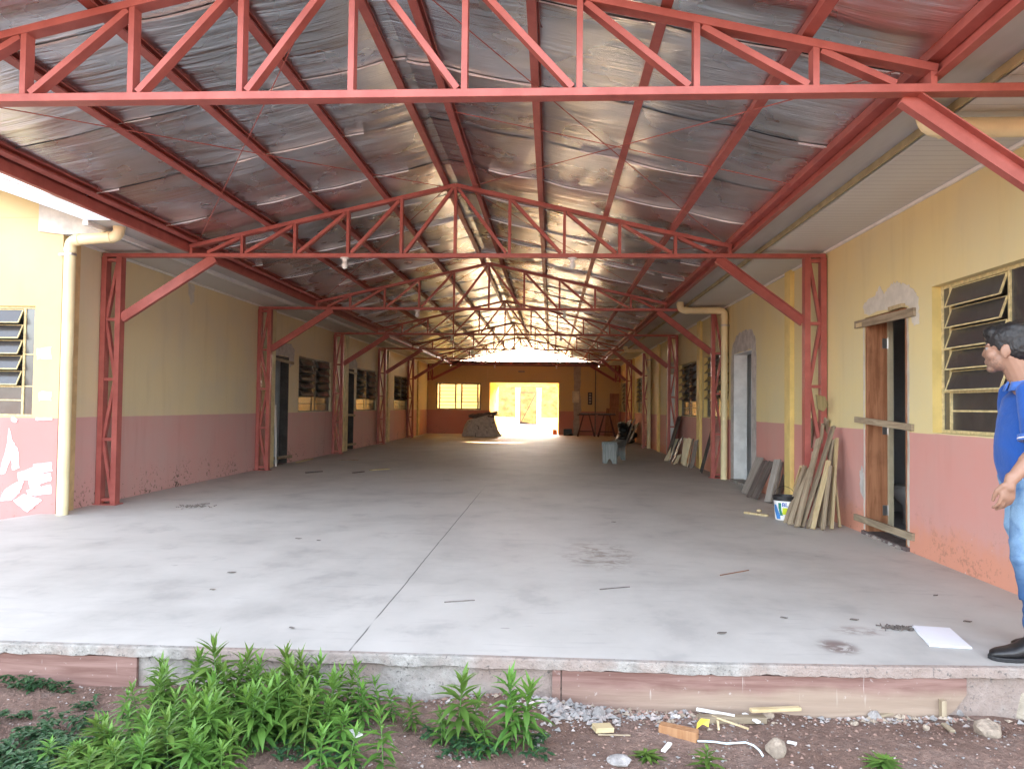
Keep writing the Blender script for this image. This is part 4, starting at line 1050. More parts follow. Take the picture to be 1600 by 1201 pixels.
for j in range(NZ):
    for i in range(NA):
        u, v = (i+.5)/NA, (j+.5)/NZ; k = 0
        if .25+.9*(u-.45)**2 < v < .66 and u > .33: k = 2
        if .24 < u-.22*(v-.5)**2+.10*(v-.3) < .33 and .2 < v < .9: k = 4
        if .10 < u+.25*v-.02 < .30 and v < .8 and u < .26: k = 1
        if (u-.62)**2/.006+(v-.30)**2/.03 < 1: k = 3
        m.f.append([j*(NA+1)+i, j*(NA+1)+i+1, (j+1)*(NA+1)+i+1, (j+1)*(NA+1)+i]); m.m.append(k); m.c.append(None)
lb_ = m.build('label', labm, bk)
fc = bpy.data.curves.new('lettering', 'FONT'); fc.body = 'BL'; fc.size = .062; fc.space_character = 1.0; fc.offset = .0018
fo = bpy.data.objects.new('lettering_raw', fc); col.objects.link(fo); dg = bpy.context.evaluated_depsgraph_get(); dg.update()
me = bpy.data.meshes.new_from_object(fo.evaluated_get(dg)); bpy.data.objects.remove(fo)
for v in me.vertices:
    z = .163+v.co.y; a = R(238)+(v.co.x)/.115; r = rad(z)+.0026; v.co = Vector((r*math.cos(a), r*math.sin(a), z))
me.materials.clear(); me.materials.append(plain('label navy lettering', (.01, .08, .38), .35, bump=0))
lo = bpy.data.objects.new('lettering', me); col.objects.link(lo); lo.parent = lb_; lo.location = B-wloc(bk)
m = MB(); m.tube([B+Vector((.118*math.cos(t)*1., .03*math.sin(t)+.0, .262+.115*math.sin(t))) for t in [math.pi*k/14 for k in range(15)]], .0028, 6); m.build('handle', M_BLACK, bk)

# ------------------------------------------------------------------ things on the floor
def flat_strip(name, label, cat, pa, pb, w, t, mat, group=None, z=.0):
    a, b = onZ(*pa), onZ(*pb); m = MB(); c = (a+b)/2
    m.bar(a+Vector((0, 0, t/2+.001+z)), b+Vector((0, 0, t/2+.001+z)), w, t, Vector((0, 0, 1)).cross(b-a)); return tag(m.build(name, mat, None, loc=c, bevel=.002), label, cat, group)
flat_strip('wood_strip', 'pale yellow wood strip lying on the floor left of the paint bucket', 'wood strip', (1163, 802), (1200, 807), .03, .025, M_WPALE)
m = MB(); q = onZ(1186, 800); m.ellipsoid(q+Vector((0, 0, .02)), (.035, .02, .018), 10, 6); tag(m.build('wood_chip', M_WPALE, loc=q), 'small pale wood chip behind the strip near the paint bucket', 'wood chip')
flat_strip('wood_strip', 'cream lath lying alone mid floor in front of the left windows', 'wood strip', (579, 735), (607, 733), .09, .02, M_WPALE)
flat_strip('wood_strip', 'thin pale lath far down the floor near the second left column', 'wood strip', (530, 719), (560, 719), .08, .015, M_WGREY)
flat_strip('wood_strip', 'thin lath lying along the foot of the left wall', 'wood strip', (464, 723), (488, 717), .07, .02, M_WPALE)
flat_strip('wood_strip', 'short dark stick on the floor beside the cream lath', 'wood strip', (552, 739), (568, 737), .06, .015, M_WDARK)
flat_strip('wood_strip', 'dark stick with splinters on the floor near the left pilaster', 'wood strip', (478, 739), (503, 737), .05, .02, M_WDARK)
b = onZ(431, 728); board('wood_batten', 'slim white batten leaning upright in the first left doorway', 'batten', None, M_WHITE, b, (XL+.03, 14.32, 1.22), .03, .03)
# twig debris
def debris(px, py, label, n, sx, sy, mat, name='twig_litter'):
    c = onZ(px, py); m = MB(); rr = random.Random(int(px))
    for i in range(n):
        p = c+Vector((rr.gauss(0, sx), rr.gauss(0, sy), .004)); a = rr.uniform(0, 6.28); L = rr.uniform(.01, .05)
        m.bar(p, p+Vector((math.cos(a)*L, math.sin(a)*L*.6, rr.uniform(0, .012))), .006, .004)
    return tag(m.build(name, mat, loc=c), label, 'litter', kind='stuff')
debris(303, 791, 'heap of dark twigs and bark on the floor near the left column', 80, .09, .07, M_WDARK)
flat_strip('stick', 'dark straight stick lying beside the twig litter near the left column', 'stick', (313, 788), (328, 787), .012, .012, M_WDARK)
debris(1404, 982, 'small heap of dark crumbs beside the white tile', 90, .045, .02, M_WDARK, 'crumb_litter')
flat_strip('stick', 'thin brown stick on the floor below the brown smear', 'stick', (937, 921), (984, 917), .009, .006, M_WDARK)
flat_strip('stick', 'thin brown sliver on the floor near the saw joint at centre', 'stick', (694, 941), (742, 938), .007, .006, M_WDARK)
flat_strip('stick', 'reddish sliver on the floor in front of the open door', 'stick', (1125, 899), (1170, 891), .008, .006, M_WBROWN)
lf = []
for i, (px, py) in enumerate(((466, 842), (498, 845), (362, 895), (332, 922), (456, 982), (959, 816), (1128, 990), (1225, 966), (1462, 931), (1512, 972), (1335, 969))):
    q = onZ(px, py); m = MB(); rr = random.Random(i); L = rr.uniform(.018, .034); a = rr.uniform(-.5, .5)
    pts = [Vector((L*math.cos(t)*1.0, L*.35*math.sin(t), .003+.006*abs(math.cos(t*1.5)))) for t in [2*math.pi*k/10 for k in range(10)]]
    rz = Matrix.Rotation(a, 3, 'Z'); m.prism([q+rz @ p for p in pts], (0, 0, .002))
    tag(m.build('dry_leaf', M_WDARK, loc=q), 'small curled dark dry leaf scattered on the concrete floor', 'leaf', 'dry leaves scattered over the floor')
# white tile
ps = [onZ(1424, 979), onZ(1484, 983), onZ(1519, 1014), onZ(1452, 1010)]; c = (ps[0]+ps[2])/2
m = MB(); m.prism([p+Vector((0, 0, .002)) for p in ps], (0, 0, .009)); tag(m.build('floor_tile', plain('glazed white tile', (.80, .83, .88), .25, var=.02, bump=0), loc=c, bevel=.001), 'glossy white square tile lying loose on the floor near the man', 'tile')

# bench
a = onZ(952, 724); bn = empty('wooden_bench', a, 'small grey wooden bench with notched legs standing alone on the floor', 'bench')
dv = Vector((.33, 1.25, 0)).normalized(); sv = Vector((dv.y, -dv.x, 0))
M_BEN = wood_mat('blue grey old timber', (.16, .18, .18), (.27, .29, .28)); M_BEN2 = wood_mat('shaded old timber', (.10, .11, .12), (.15, .16, .17))
for t_ in (.03, 1.25):
    p0 = a+dv*t_; hw = .16
    prof = [(-hw, 0), (-.06, 0), (-.02, .10), (.02, .10), (.06, 0), (hw, 0), (hw, .44), (-hw, .44)]
    m = MB(); m.prism([p0+sv*x+Vector((0, 0, z)) for x, z in prof], dv*.035); m.build('leg', M_BEN, bn, loc=p0, bevel=.003)
m = MB(); m.prism([a+dv*-.04+sv*-.17+Vector((0, 0, .441)), a+dv*-.04+sv*.17+Vector((0, 0, .441)), a+dv*1.35+sv*.17+Vector((0, 0, .441)), a+dv*1.35+sv*-.17+Vector((0, 0, .441))], (0, 0, .035)); m.build('seat', M_BEN, bn, loc=a, bevel=.004)
for s in (-1, 1):
    m = MB(); m.bar(a+dv*.07+sv*s*.172+Vector((0, 0, .39)), a+dv*1.25+sv*s*.172+Vector((0, 0, .39)), .09, .02, (0, 0, 1)); m.build('apron', M_BEN, bn, loc=a)

# dark pile by the right wall
PG = 'things dumped in the dark pile against the right wall'
def pb(base, top, w, t, mat, label, roll=0.): board('panel', label, 'panel', PG, mat, base, top, w, t, roll)
pb((2.36, 26.3, 0), (2.62, 26.6, .70), .5, .025, M_WDARK, 'brown edged leftmost panel of the dark pile')
pb((2.50, 25.9, 0), (2.80, 26.2, .78), .55, .025, M_BLACK, 'black panel with a pale edge in the dark pile', 10)
pb((2.60, 25.5, 0), (2.95, 25.9, .84), .10, .03, M_WDGREY, 'narrow grey strut slanting across the dark pile', 10)
pb((2.68, 25.3, 0), (2.98, 25.4, .70), .75, .025, M_BLACK, 'wide black sheet at the right of the dark pile')
m = MB(); c0 = Vector((2.78, 26.2, .38)); rr = random.Random(5)
for i in range(16): m.ellipsoid(c0+Vector((rr.uniform(-.25, .2), rr.uniform(-.45, .45), rr.uniform(-.3, .33))), (rr.uniform(.1, .2), rr.uniform(.12, .25), rr.uniform(.07, .13)), 10, 7)
tag(union(m, 'rubbish_bag', M_BLACK, None, .025, 2, lambda co, n_: Vector((co.x, co.y, max(.002, co.z)))+n_*.02*noise.noise(co*9), loc=(2.78, 26.2, 0)), 'crumpled black plastic heap on top of the dark pile', 'rubbish bag', PG)

# bulk bag of scrap
bb = empty('bulk_bag', (-2.85, 30.0, 0), 'big grey woven sack heaped with dark scrap in front of the far wall', 'sack')
m = MB(); rings = []
for z, hx0, hx1, hy in ((.0, -.74, .80, .55), (.06, -.76, .82, .58), (.25, -.72, .74, .56), (.5, -.66, .62, .52), (.7, -.60, .52, .48), (.80, -.56, .55, .46), (.95, -.1, .52, .3)):
    rr = []
    if z > .9: continue
    for k in range(40):
        a_ = 2*math.pi*k/40; x = math.copysign(abs(math.cos(a_))**.55, math.cos(a_)); y = math.copysign(abs(math.sin(a_))**.55, math.sin(a_))
        xx = x*(hx1-hx0)/2+(hx1+hx0)/2; w_ = .03*noise.noise((xx*3, y*3, z*6))
        rr.append(Vector((-2.85+xx+w_, 30.0+y*hy+w_, z+(.14*x if z > .65 else 0)+.03*noise.noise((xx*4, y, z*2)))))
    rings.append(rr)
m.loft(rings)
def bag_mat():
    n = N('woven grey sack'); g = n.noise(3, 5, .6, dist=1.); f1 = n.noise(9, 4)
    b = n.mix(n.step(f1, .3, .7), (.44, .41, .37), (.60, .56, .51)); b = n.mix(n.math('MULTIPLY', n.step(g, .62, .66), .6), b, (.05, .05, .05))
    return n.done(b, .8, 0, .2, n.bump(n.noise(4, 5, .6, dist=1.2), .8, .06))
m.build('sack', bag_mat(), bb, smooth=True)
m = MB(); rr = random.Random(3)
for i in range(70):
    p = Vector((-2.85+rr.uniform(-.56, .50), 30+rr.uniform(-.45, .3), .80)); p.z += .12*(p.x+2.85)+rr.uniform(0, .12); a_ = rr.uniform(-.5, .5)
    m.bar(p, p+Vector((math.cos(a_)*rr.uniform(.1, .4), rr.uniform(-.2, .2), rr.uniform(-.04, .1))), rr.uniform(.02, .07), .02)
m.build('scrap', M_WDARK, bb)
# trestles, board, boxes, notices at the end wall
def trestle(x, y, label):
    e = empty('trestle', (x, y, 0), label, 'trestle', 'dark trestles by the end wall')
    for s in (-1, 1):
        for q in (-1, 1):
            m = MB(); m.bar((x+q*.36, y+s*.30, .0), (x+q*.12, y+s*.04, .90), .045, .03); m.build('leg', M_WBROWN if 0 else M_STEELD, e)
        m = MB(); m.bar((x-.32, y+s*.255, .22), (x+.32, y+s*.255, .22), .03, .03); m.build('stretcher', M_STEELD, e)
    m = MB(); m.box((x-.38, y-.05, .90), (x+.38, y+.05, .94)); m.build('top_rail', M_STEELD, e); return e
trestle(1.52, 31.3, 'dark steel trestle on the left, below the black meter panel'); trestle(2.38, 31.2, 'dark steel trestle on the right, beside the leaning brown board')
m = MB(); m.bar((1.2, 31.25, .965), (2.75, 31.25, .965), .06, .04); tag(m.build('wood_beam', M_WDARK, loc=(2, 31.25, .94)), 'dark beam resting across the two trestles', 'beam')
board('board', 'tall brown board leaning in the far right corner', 'board', None, M_WBROWN, (2.74, 31.9, 0), (2.80, 32.4, 1.86), .40, .03, 0, (1, 0, 0))
board('board', 'narrower brown board leaning beside the tall one in the corner', 'board', None, M_WBROWN, (2.45, 31.8, 0), (2.58, 32.4, 1.2), .25, .03, 0, (1, 0, 0))
nb_ = empty('electric_cabinet', (1.1, 32.48, 1.7), 'pale metal cabinet mounted on the end wall right of the doorway', 'cabinet')
m = MB(); m.box((.96, 32.40, 1.44), (1.26, 32.494, 1.95)); m.build('case', plain('cream cabinet paint', (.66, .60, .44), .5), nb_, bevel=.006)
m = MB(); m.box((.985, 32.392, 1.47), (1.225, 32.3995, 1.92)); m.build('door', plain('cream cabinet door', (.70, .64, .48), .5), nb_, bevel=.003)
mp = empty('meter_panel', (1.73, 32.48, 1.6), 'tall black panel with four pale squares on the end wall', 'panel')
m = MB(); m.box((1.64, 32.44, 1.36), (1.83, 32.494, 1.90)); m.build('case', M_BLACK, mp, bevel=.004)
for k in range(4): m = MB(); m.box((1.685, 32.43, 1.42+.12*k), (1.785, 32.4395, 1.49+.12*k)); m.build('dial', M_WDGREY, mp)
cr = empty('plastic_crate', (.72, 32.2, 0), 'small black crate on the floor right of the far doorway', 'crate')
m = MB(); m.box((.58, 32.0, .03), (.62, 32.4, .28)); m.box((.90, 32.0, .03), (.94, 32.4, .28)); m.box((.62, 32.0, .03), (.90, 32.03, .28)); m.box((.62, 32.37, .03), (.90, 32.4, .28)); m.box((.58, 32.0, .0), (.94, 32.4, .029)); m.build('tub', M_BLACK, cr)
m = MB(); m.ellipsoid((.85, 31.9, .05), (.16, .12, .05), 12, 8); tag(m.build('rag', M_BLACK, loc=(.85, 31.9, 0)), 'black rag lying beside the small crate', 'rag')
m = MB(); m.box((.10, 33.2, .0), (.30, 33.5, .22)); tag(m.build('clay_brick', plain('orange brick', (.55, .15, .05), .8), loc=(.2, 33.3, 0), bevel=.004), 'orange clay block inside the far doorway at its right side', 'brick')
# gate posts and gate out in the yard
for x, lab in ((-2.25, 'white square post left of the far steel gate'), (-.80, 'white square post right of the far steel gate')):
    m = MB(); m.box((x-.14, 49.9, 0), (x+.14, 50.18, 2.45)); m.box((x-.17, 49.87, 2.45), (x+.17, 50.21, 2.52)); tag(m.build('gate_post', M_WHITE, loc=(x, 50, 0)), lab, 'post', 'posts of the far gate')
gt = empty('steel_gate', (-1.5, 50, 0), 'thin steel gate frame with one diagonal brace between white posts', 'gate')
m = MB(); z0, z1, x0, x1 = .06, 2.2, -2.06, -.98
for p, q in (((x0, z0), (x0, z1)), ((x1, z0), (x1, z1)), ((x0, z0), (x1, z0)), ((x0, z1), (x1, z1))): m.bar((p[0], 50, p[1]), (q[0], 50, q[1]), .05, .05)
m.build('frame', M_STEELD, gt)
m = MB(); m.bar((x0, 50.01, z0), (x1, 50.01, z1), .04, .03); m.build('diagonal_brace', M_STEELD, gt)
for x0, x1, lab in ((-9, -2.45, 'low white kerb wall left of the far gate'), (-.6, 9, 'low white kerb wall right of the far gate')):
    m = MB(); m.box((x0, 50.0, 0), (x1, 50.2, .42)); m.box((x0, 49.97, .42), (x1, 50.23, .48)); tag(m.build('low_wall', M_WHITE, loc=(x0, 50, 0)), lab, 'wall')

# ------------------------------------------------------------------ formwork boards under the slab lip, mortar, kerb block
def form(x0, x1, zb, label, curve=False):
    m = MB(); n = max(2, int((x1-x0)/.06)); pts = [x0+(x1-x0)*i/n for i in range(n+1)]
    for y_, fl in ((.008, 0), (.028, 1)):
        for x in pts:
            t_ = (x-x0)/(x1-x0); bz = zb+.012*noise.noise((x*3, 0, 0))
            if curve and t_ > .9: bz = zb+(.14)*((t_-.9)/.1)**2.2
            m.v += [Vector((x, ey(x)+y_, -.056)), Vector((x, ey(x)+y_, bz))]
    k = 2*(n+1)
    for i in range(n):
        a = 2*i; m.f += [[a, a+1, a+3, a+2], [k+a, k+a+2, k+a+3, k+a+1], [a+1, k+a+1, k+a+3, a+3], [a, a+2, k+a+2, k+a]]
    m.f += [[0, k, k+1, 1], [2*n, 2*n+1, k+2*n+1, k+2*n]]
    m.m = [0]*len(m.f); m.c = [None]*len(m.f)
    return tag(m.build('formwork_board', M_WFORM, loc=((x0+x1)/2, ey((x0+x1)/2), zb)), label, 'board', 'formwork boards under the slab edge')
xa = onY(863, 1050, 3.68).x; xb_ = onY(877, 1050, 3.68).x; xc = onY(1514, 1080, 3.72).x; xd = onY(215, 1040, 3.69).x
form(xa, xb_-.003, -.29, 'short brown formwork piece left of the joint under the slab edge')
form(xb_+.003, xc, -.275, 'long reddish formwork board with white drips under the right slab edge', True)
form(-4.2, xd, -.27, 'brown formwork board under the left slab edge behind the weeds')
m = MB(); q = onY(1476, 1105, 3.70); m.box((q.x-.012, ey(q.x)-.022, -.31), (q.x+.012, ey(q.x)+.006, -.155)); tag(m.build('wooden_stake', M_WGREY, loc=(q.x, ey(q.x), -.3)), 'short grey stake standing against the long formwork board', 'stake')
M_STONE = plain('pale grey rubble', (.30, .275, .26), .9, var=.3, scale=18, bump=.7, bd=.01)
M_STONE2 = plain('tan stone', (.33, .265, .205), .9, var=.3, scale=18, bump=.7, bd=.01)
M_KERB = plain('buff concrete block', (.34, .29, .225), .9, var=.25, scale=12, bump=.7, bd=.01)
def lump(name, label, cat, px, py, sx, sy, sz, mat, seed, group=None, rot=0., flat=.0):
    q = onZ(px, py, -.25); z0 = gz(q.x, q.y); q = onZ(px, py, z0); z0 = gz(q.x, q.y)
    bm = bmesh.new(); bmesh.ops.create_icosphere(bm, subdivisions=3, radius=1)
    rr = random.Random(seed); off = Vector((rr.random()*50, rr.random()*50, rr.random()*50))
    planes = [Vector((rr.gauss(0, 1), rr.gauss(0, 1), rr.gauss(0, 1))).normalized() for _ in range(9)]
    for v in bm.verts:
        c_ = v.co.copy()
        for p in planes:
            d_ = c_.dot(p)-.72
            if d_ > 0: c_ -= p*d_
        c_ *= 1+.12*noise.noise(c_*2+off)
        c_ = Vector((c_.x*sx, c_.y*sy, c_.z*sz)); v.co = Matrix.Rotation(rot, 3, 'Z') @ c_+Vector((0, 0, sz*.45))
    me = bpy.data.meshes.new(name); bm.to_mesh(me); bm.free(); me.materials.append(mat)
    o = bpy.data.objects.new(name, me); col.objects.link(o); o.location = (q.x, q.y, z0); return tag(o, label, cat, group)
def stickg(name, label, cat, pa, pb, w, t, mat, lift=.01, group=None, dz=0.):
    a = onZ(*pa, -.25); b = onZ(*pb, -.25)
    a = onZ(*pa, gz(a.x, a.y)+t/2+lift); b = onZ(*pb, gz(b.x, b.y)+t/2+lift+dz)
    m = MB(); m.bar(a, b, w, t, Vector((0, 0, 1)).cross(b-a)); return tag(m.build(name, mat, None, loc=(a+b)/2, bevel=min(.002, t*.2)), label, cat, group)
q0 = onZ(1550, 1120, -.27); 
m = MB(); a = onZ(1566, 1118, -.26); b = a+Vector((.55, -.42, 0)); dr = (b-a).normalized(); sd2 = Vector((-dr.y, dr.x, 0))
m.prism([a+Vector((0, 0, 0))+sd2*.0, a+sd2*.22, a+sd2*.20+Vector((0, 0, .16)), a+sd2*.02+Vector((0, 0, .13))], (b-a)); tag(m.build('kerb_block', M_KERB, loc=a, bevel=.012), 'big buff concrete block lying at the right corner below the slab', 'block')
lump('stone', 'large tan stone lying by the concrete block at the right', 'stone', 1543, 1147, .075, .055, .045, M_STONE2, 1)
lump('stone', 'flat angular grey stone near the bottom centre of the soil', 'stone', 968, 1189, .055, .04, .02, M_STONE, 2)
lump('wood_stump', 'rough sawn wood chunk beside the white cord', 'wood block', 1212, 1176, .045, .05, .045, M_STONE2, 3)
lump('stone', 'grey stone sitting just left of the tan wood block', 'stone', 935, 1120, .036, .03, .03, M_STONE, 4)
lump('stone', 'rounded pale pebble on the soil right of the tall weeds', 'stone', 841, 1153, .024, .02, .016, M_STONE, 5)
lump('stone', 'small white pebble below the rounded pale one', 'stone', 839, 1164, .014, .012, .008, M_STONE, 6)
lump('stone', 'yellowish stone lying under the right formwork board', 'stone', 1335, 1132, .022, .018, .014, M_STONE2, 7)
lump('stone', 'grey stone tucked under the curved end of the formwork', 'stone', 1367, 1124, .035, .025, .03, M_STONE, 8)
lump('stone', 'tan stone below the slats at the right of the rubble', 'stone', 1200, 1118, .03, .024, .02, M_STONE2, 9)
lump('stone', 'squarish grey stone between the white slats', 'stone', 1170, 1128, .022, .018, .018, M_STONE, 10)
lump('stone', 'orange brown stone left of the crossed slats', 'stone', 1113, 1126, .025, .02, .018, M_STONE2, 11)
lump('stone', 'pale lump of mortar by the stake', 'stone', 1497, 1115, .03, .024, .022, M_STONE, 12)
lump('stone', 'brown pebble right of the formwork stake', 'stone', 1447, 1140, .016, .014, .02, M_STONE2, 13)
stickg('wood_block', 'orange sawn timber block lying in the rubble', 'wood block', (1031, 1137), (1090, 1150), .05, .048, wood_mat('raw orange timber', (.36, .17, .075), (.48, .26, .13)), .0)
stickg('wood_block', 'small tan board end on the soil left of centre rubble', 'wood block', (928, 1137), (956, 1136), .06, .022, M_WPALEH, .004)
WS = 'white slats in the rubble'
stickg('slat', 'long white slat lying under the formwork board', 'slat', (1088, 1107), (1148, 1118), .022, .01, M_WHITE, .03, WS)
stickg('slat', 'white slat pointing down beside the squarish stone', 'slat', (1162, 1114), (1186, 1128), .022, .01, M_WHITE, .02, WS)
stickg('slat', 'short white slat standing over the small plant', 'slat', (1036, 1173), (1047, 1160), .02, .008, M_WHITE, .004, WS)
stickg('slat', 'short white slat lying flat left of the long one', 'slat', (1049, 1120), (1070, 1117), .018, .008, M_WHITE, .006, WS)
stickg('slat', 'tiny white slat alone on the soil at right', 'slat', (1230, 1158), (1245, 1161), .018, .008, M_WHITE, .004, WS)
stickg('batten', 'yellow split batten leaning along the formwork board', 'batten', (1173, 1109), (1250, 1106), .028, .016, M_WPALEH, .05)
stickg('batten', 'brown timber batten half buried below the white slat', 'batten', (1090, 1122), (1196, 1123), .04, .03, M_WGREYH, .0)
stickg('stick', 'thin pinkish stick slanting across the rubble', 'stick', (1112, 1118), (1170, 1138), .01, .008, M_WPALEH, .02)
stickg('stick', 'short pink stick standing up between the slats', 'stick', (1121, 1124), (1123, 1139), .01, .008, M_WPALEH, .01)
stickg('stick', 'thin dark twig lying left of the orange timber block', 'stick', (934, 1147), (985, 1148), .006, .006, M_WGREYH, .004)
stickg('board', 'grey wood splinter under the formwork at right', 'board', (1370, 1118), (1400, 1111), .03, .012, M_WGREYH, .01)
stickg('board', 'broken grey slat lying by the stake at right', 'board', (1474, 1130), (1489, 1142), .025, .012, M_WGREYH, .006)
stickg('paper_scrap', 'white crumpled paper scrap between the weeds', 'paper', (543, 1140), (560, 1150), .05, .006, M_WHITE, .012)
# yellow plastic scrap and white cord
q = onZ(1088, 1138, -.22); m = MB(); pts = [(0, 0, 0), (.03, .01, .02), (.055, .0, .01), (.065, .025, .035), (.03, .045, .03), (.01, .03, .015)]
m.add([q+Vector(p) for p in pts], [(0, 1, 5), (1, 2, 3), (1, 3, 4), (1, 4, 5)]); o = m.build('plastic_scrap', plain('yellow plastic film', (.80, .60, .08), .4), loc=q); o.modifiers.new('s', 'SOLIDIFY').thickness = .002; tag(o, 'torn yellow plastic scrap behind the orange timber block', 'plastic scrap')
pts = []
for px, py in ((1090, 1157), (1115, 1158), (1135, 1161), (1150, 1160), (1165, 1159), (1178, 1164), (1187, 1172), (1192, 1180)):
    p = onZ(px, py, -.25); p = onZ(px, py, gz(p.x, p.y)+.012); pts.append(p)
m = MB(); m.tube(pts, .0045, 8); tag(m.build('cord', plain('pale blue plastic cord', (.62, .72, .74), .4), loc=pts[0], smooth=True), 'pale blue white cord curving over the soil to the wood chunk', 'cord')
# mortar droppings below the slab and loose chips everywhere
def chips(name, n, gen, mats, smin, smax, seed, label):
    rr = random.Random(seed); m = MB()
    for i in range(n):
        x, y = gen(rr)
        if y > ey(x)-.005: y = ey(x)-.01-rr.random()*.04
        z = gz(x, y); s = smin*(smax/smin)**(rr.random()**2.2); q = Vector((x, y, z+s*.25))
        vs = [q+Vector((rr.uniform(.6, 1.1)*s*a, rr.uniform(.6, 1.1)*s*b_*.8, rr.uniform(.4, .9)*s*c_)) for a, b_, c_ in ((1, 0, 0), (-.5, .9, 0), (-.5, -.9, 0), (.1, .1, .7), (0, 0, -.5))]
        rz = Matrix.Rotation(rr.uniform(0, 6.28), 3, 'Z'); vs = [q+rz @ (v-q) for v in vs]
        m.mi = rr.randrange(len(mats)); m.add(vs, [(0, 1, 3), (1, 2, 3), (2, 0, 3), (1, 0, 4), (2, 1, 4), (0, 2, 4)])
    return tag(m.build(name, mats), label, kind='stuff')
M_CH1 = plain('pale chip', (.36, .31, .285), .9, var=.25); M_CH2 = plain('soil crumb', (.26, .165, .13), .95, var=.3); M_CH3 = plain('grey chip', (.26, .245, .235), .9, var=.2)
chips('gravel', 3600, lambda r_: (r_.uniform(-.6, 2.9), r_.uniform(2.7, 3.72)), [M_CH1, M_CH2, M_CH2, M_CH2, M_CH2, M_CH3], .004, .017, 1, 'loose chips and crumbs over the soil')
chips('soil_crumbs', 2600, lambda r_: (r_.uniform(-3.4, -.2), r_.uniform(2.7, 3.7)), [M_CH2, M_CH2, M_CH1], .004, .013, 2, 'brown crumbs over the soil at the left')
def heap(cx, cy, sx, sy):
    return lambda r_: (r_.gauss(cx, sx), min(r_.gauss(cy, sy), ey(cx)-.01))
pa = onZ(890, 1110, -.2); chips('mortar_rubble', 420, heap(pa.x, pa.y-.03, .13, .06), [M_CH3, M_CH1], .01, .036, 3, 'broken grey mortar under the slab edge behind the tall weeds')
pa = onZ(1000, 1110, -.22); chips('mortar_rubble', 500, heap(pa.x, pa.y-.02, .3, .05), [M_CH3, M_CH1, M_STONE2, M_CH2], .008, .028, 4, 'mixed rubble along the formwork board')
pa = onZ(1420, 1118, -.25); chips('mortar_rubble', 420, heap(pa.x, pa.y-.02, .22, .05), [M_CH3, M_CH1, M_STONE2, M_CH2], .008, .030, 5, 'mixed rubble under the curved end of the formwork')
pa = onZ(640, 1075, -.2); chips('mortar_rubble', 260, heap(pa.x, pa.y-.02, .3, .05), [M_CH3, M_CH3, M_CH2], .006, .022, 6, 'grey mortar dust under the slab edge at centre')

# ------------------------------------------------------------------ weeds
def leaf_mat(name, c1, c2):
    n = N(name); at = n.node('ShaderNodeAttribute', attribute_name='tint'); oi = n.node('ShaderNodeObjectInfo')
    v = n.node('ShaderNodeSeparateColor'); n.link(at.outputs['Color'], v.inputs[0])
    b = n.mix(v.outputs[0], c1, c2); hv = n.node('ShaderNodeHueSaturation'); n.link(b, hv.inputs['Color']); n.link(n.math('ADD', .8, n.math('MULTIPLY', oi.outputs['Random'], .4)), hv.inputs['Value'])
    n.link(n.math('ADD', .485, n.math('MULTIPLY', oi.outputs['Random'], .03)), hv.inputs['Hue'])
    tr = n.node('ShaderNodeBsdfTranslucent'); n.link(hv.outputs[0], tr.inputs[0]); ms = n.node('ShaderNodeMixShader'); ms.inputs[0].default_value = .25
    n.done(hv.outputs[0], .45, 0, .35); n.link(n.b.outputs[0], ms.inputs[1]); n.link(tr.outputs[0], ms.inputs[2]); n.link(ms.outputs[0], n.out.inputs[0]); return n.m
M_LEAF = leaf_mat('weed leaf green', (.042, .11, .022), (.155, .285, .05)); M_STEM = plain('weed stem', (.10, .20, .05), .6)
M_CREEP = leaf_mat('creeper leaf green', (.025, .07, .03), (.07, .15, .06))
def leaf(m, base, dirv, L, W, droop, tint, roll=0.):
    d = Vector(dirv).normalized(); sdv = d.cross(Vector((0, 0, 1)))
    if sdv.length < .05: sdv = Vector((1, 0, 0))
    sdv.normalize(); p = Vector(base); n_ = 5; vs = []
    prof = [.18, .75, 1., .72, .34, .03]
    for i in range(n_+1):
        u = sdv; nn = u.cross(d).normalized(); hw = W*prof[i]/2
        vs += [p-u*hw+nn*hw*.35, p.copy(), p+u*hw+nn*hw*.35]
        d = (d+Vector((0, 0, -droop/n_))).normalized(); p = p+d*(L/n_)
    m.col = tint; b = m.add(vs, [])
    for i in range(n_):
        for k in range(2):
            m.f.append([b+i*3+k, b+i*3+k+1, b+(i+1)*3+k+1, b+(i+1)*3+k]); m.m.append(0); m.c.append(tint)
def weed_meshes(h, nl, seed, Lm):
    rr = random.Random(seed); st = MB(); lf_ = MB(); lean = Vector((rr.uniform(-.12, .12), rr.uniform(-.12, .12), 0)); pts = []
    for i in range(8):
        t_ = i/7; pts.append(Vector((lean.x*h*t_*t_, lean.y*h*t_*t_, h*t_)))
    st.tube(pts, [.0045*(1-.7*i/7) for i in range(8)], 6)
    def at(t_): x = t_*7; i = min(6, int(x)); return pts[i]+(pts[i+1]-pts[i])*(x-i)
    for i in range(nl):
        t_ = .10+.90*(i/(nl-1))**.85; a = i*2.4+rr.uniform(-.3, .3); el = R(rr.uniform(-2, 28)+58*max(0, (t_-.55)/.45)**1.3)
        L = Lm*(.75+.5*rr.random())*(1-.45*max(0, (t_-.6)/.4))*(.65+.35*min(1, t_*3)); p = at(min(t_, .995))
        dv_ = Vector((math.cos(a)*math.cos(el), math.sin(a)*math.cos(el), math.sin(el)))
        leaf(lf_, p, dv_, L, L*rr.uniform(.18, .26), rr.uniform(.7, 1.5)*(1-.55*t_), min(1, max(0, .12+.75*t_+rr.uniform(-.2, .2))))
    st.noflip = lf_.noflip = True
    return st.mesh('stem', smooth=True), lf_.mesh('foliage', smooth=True)
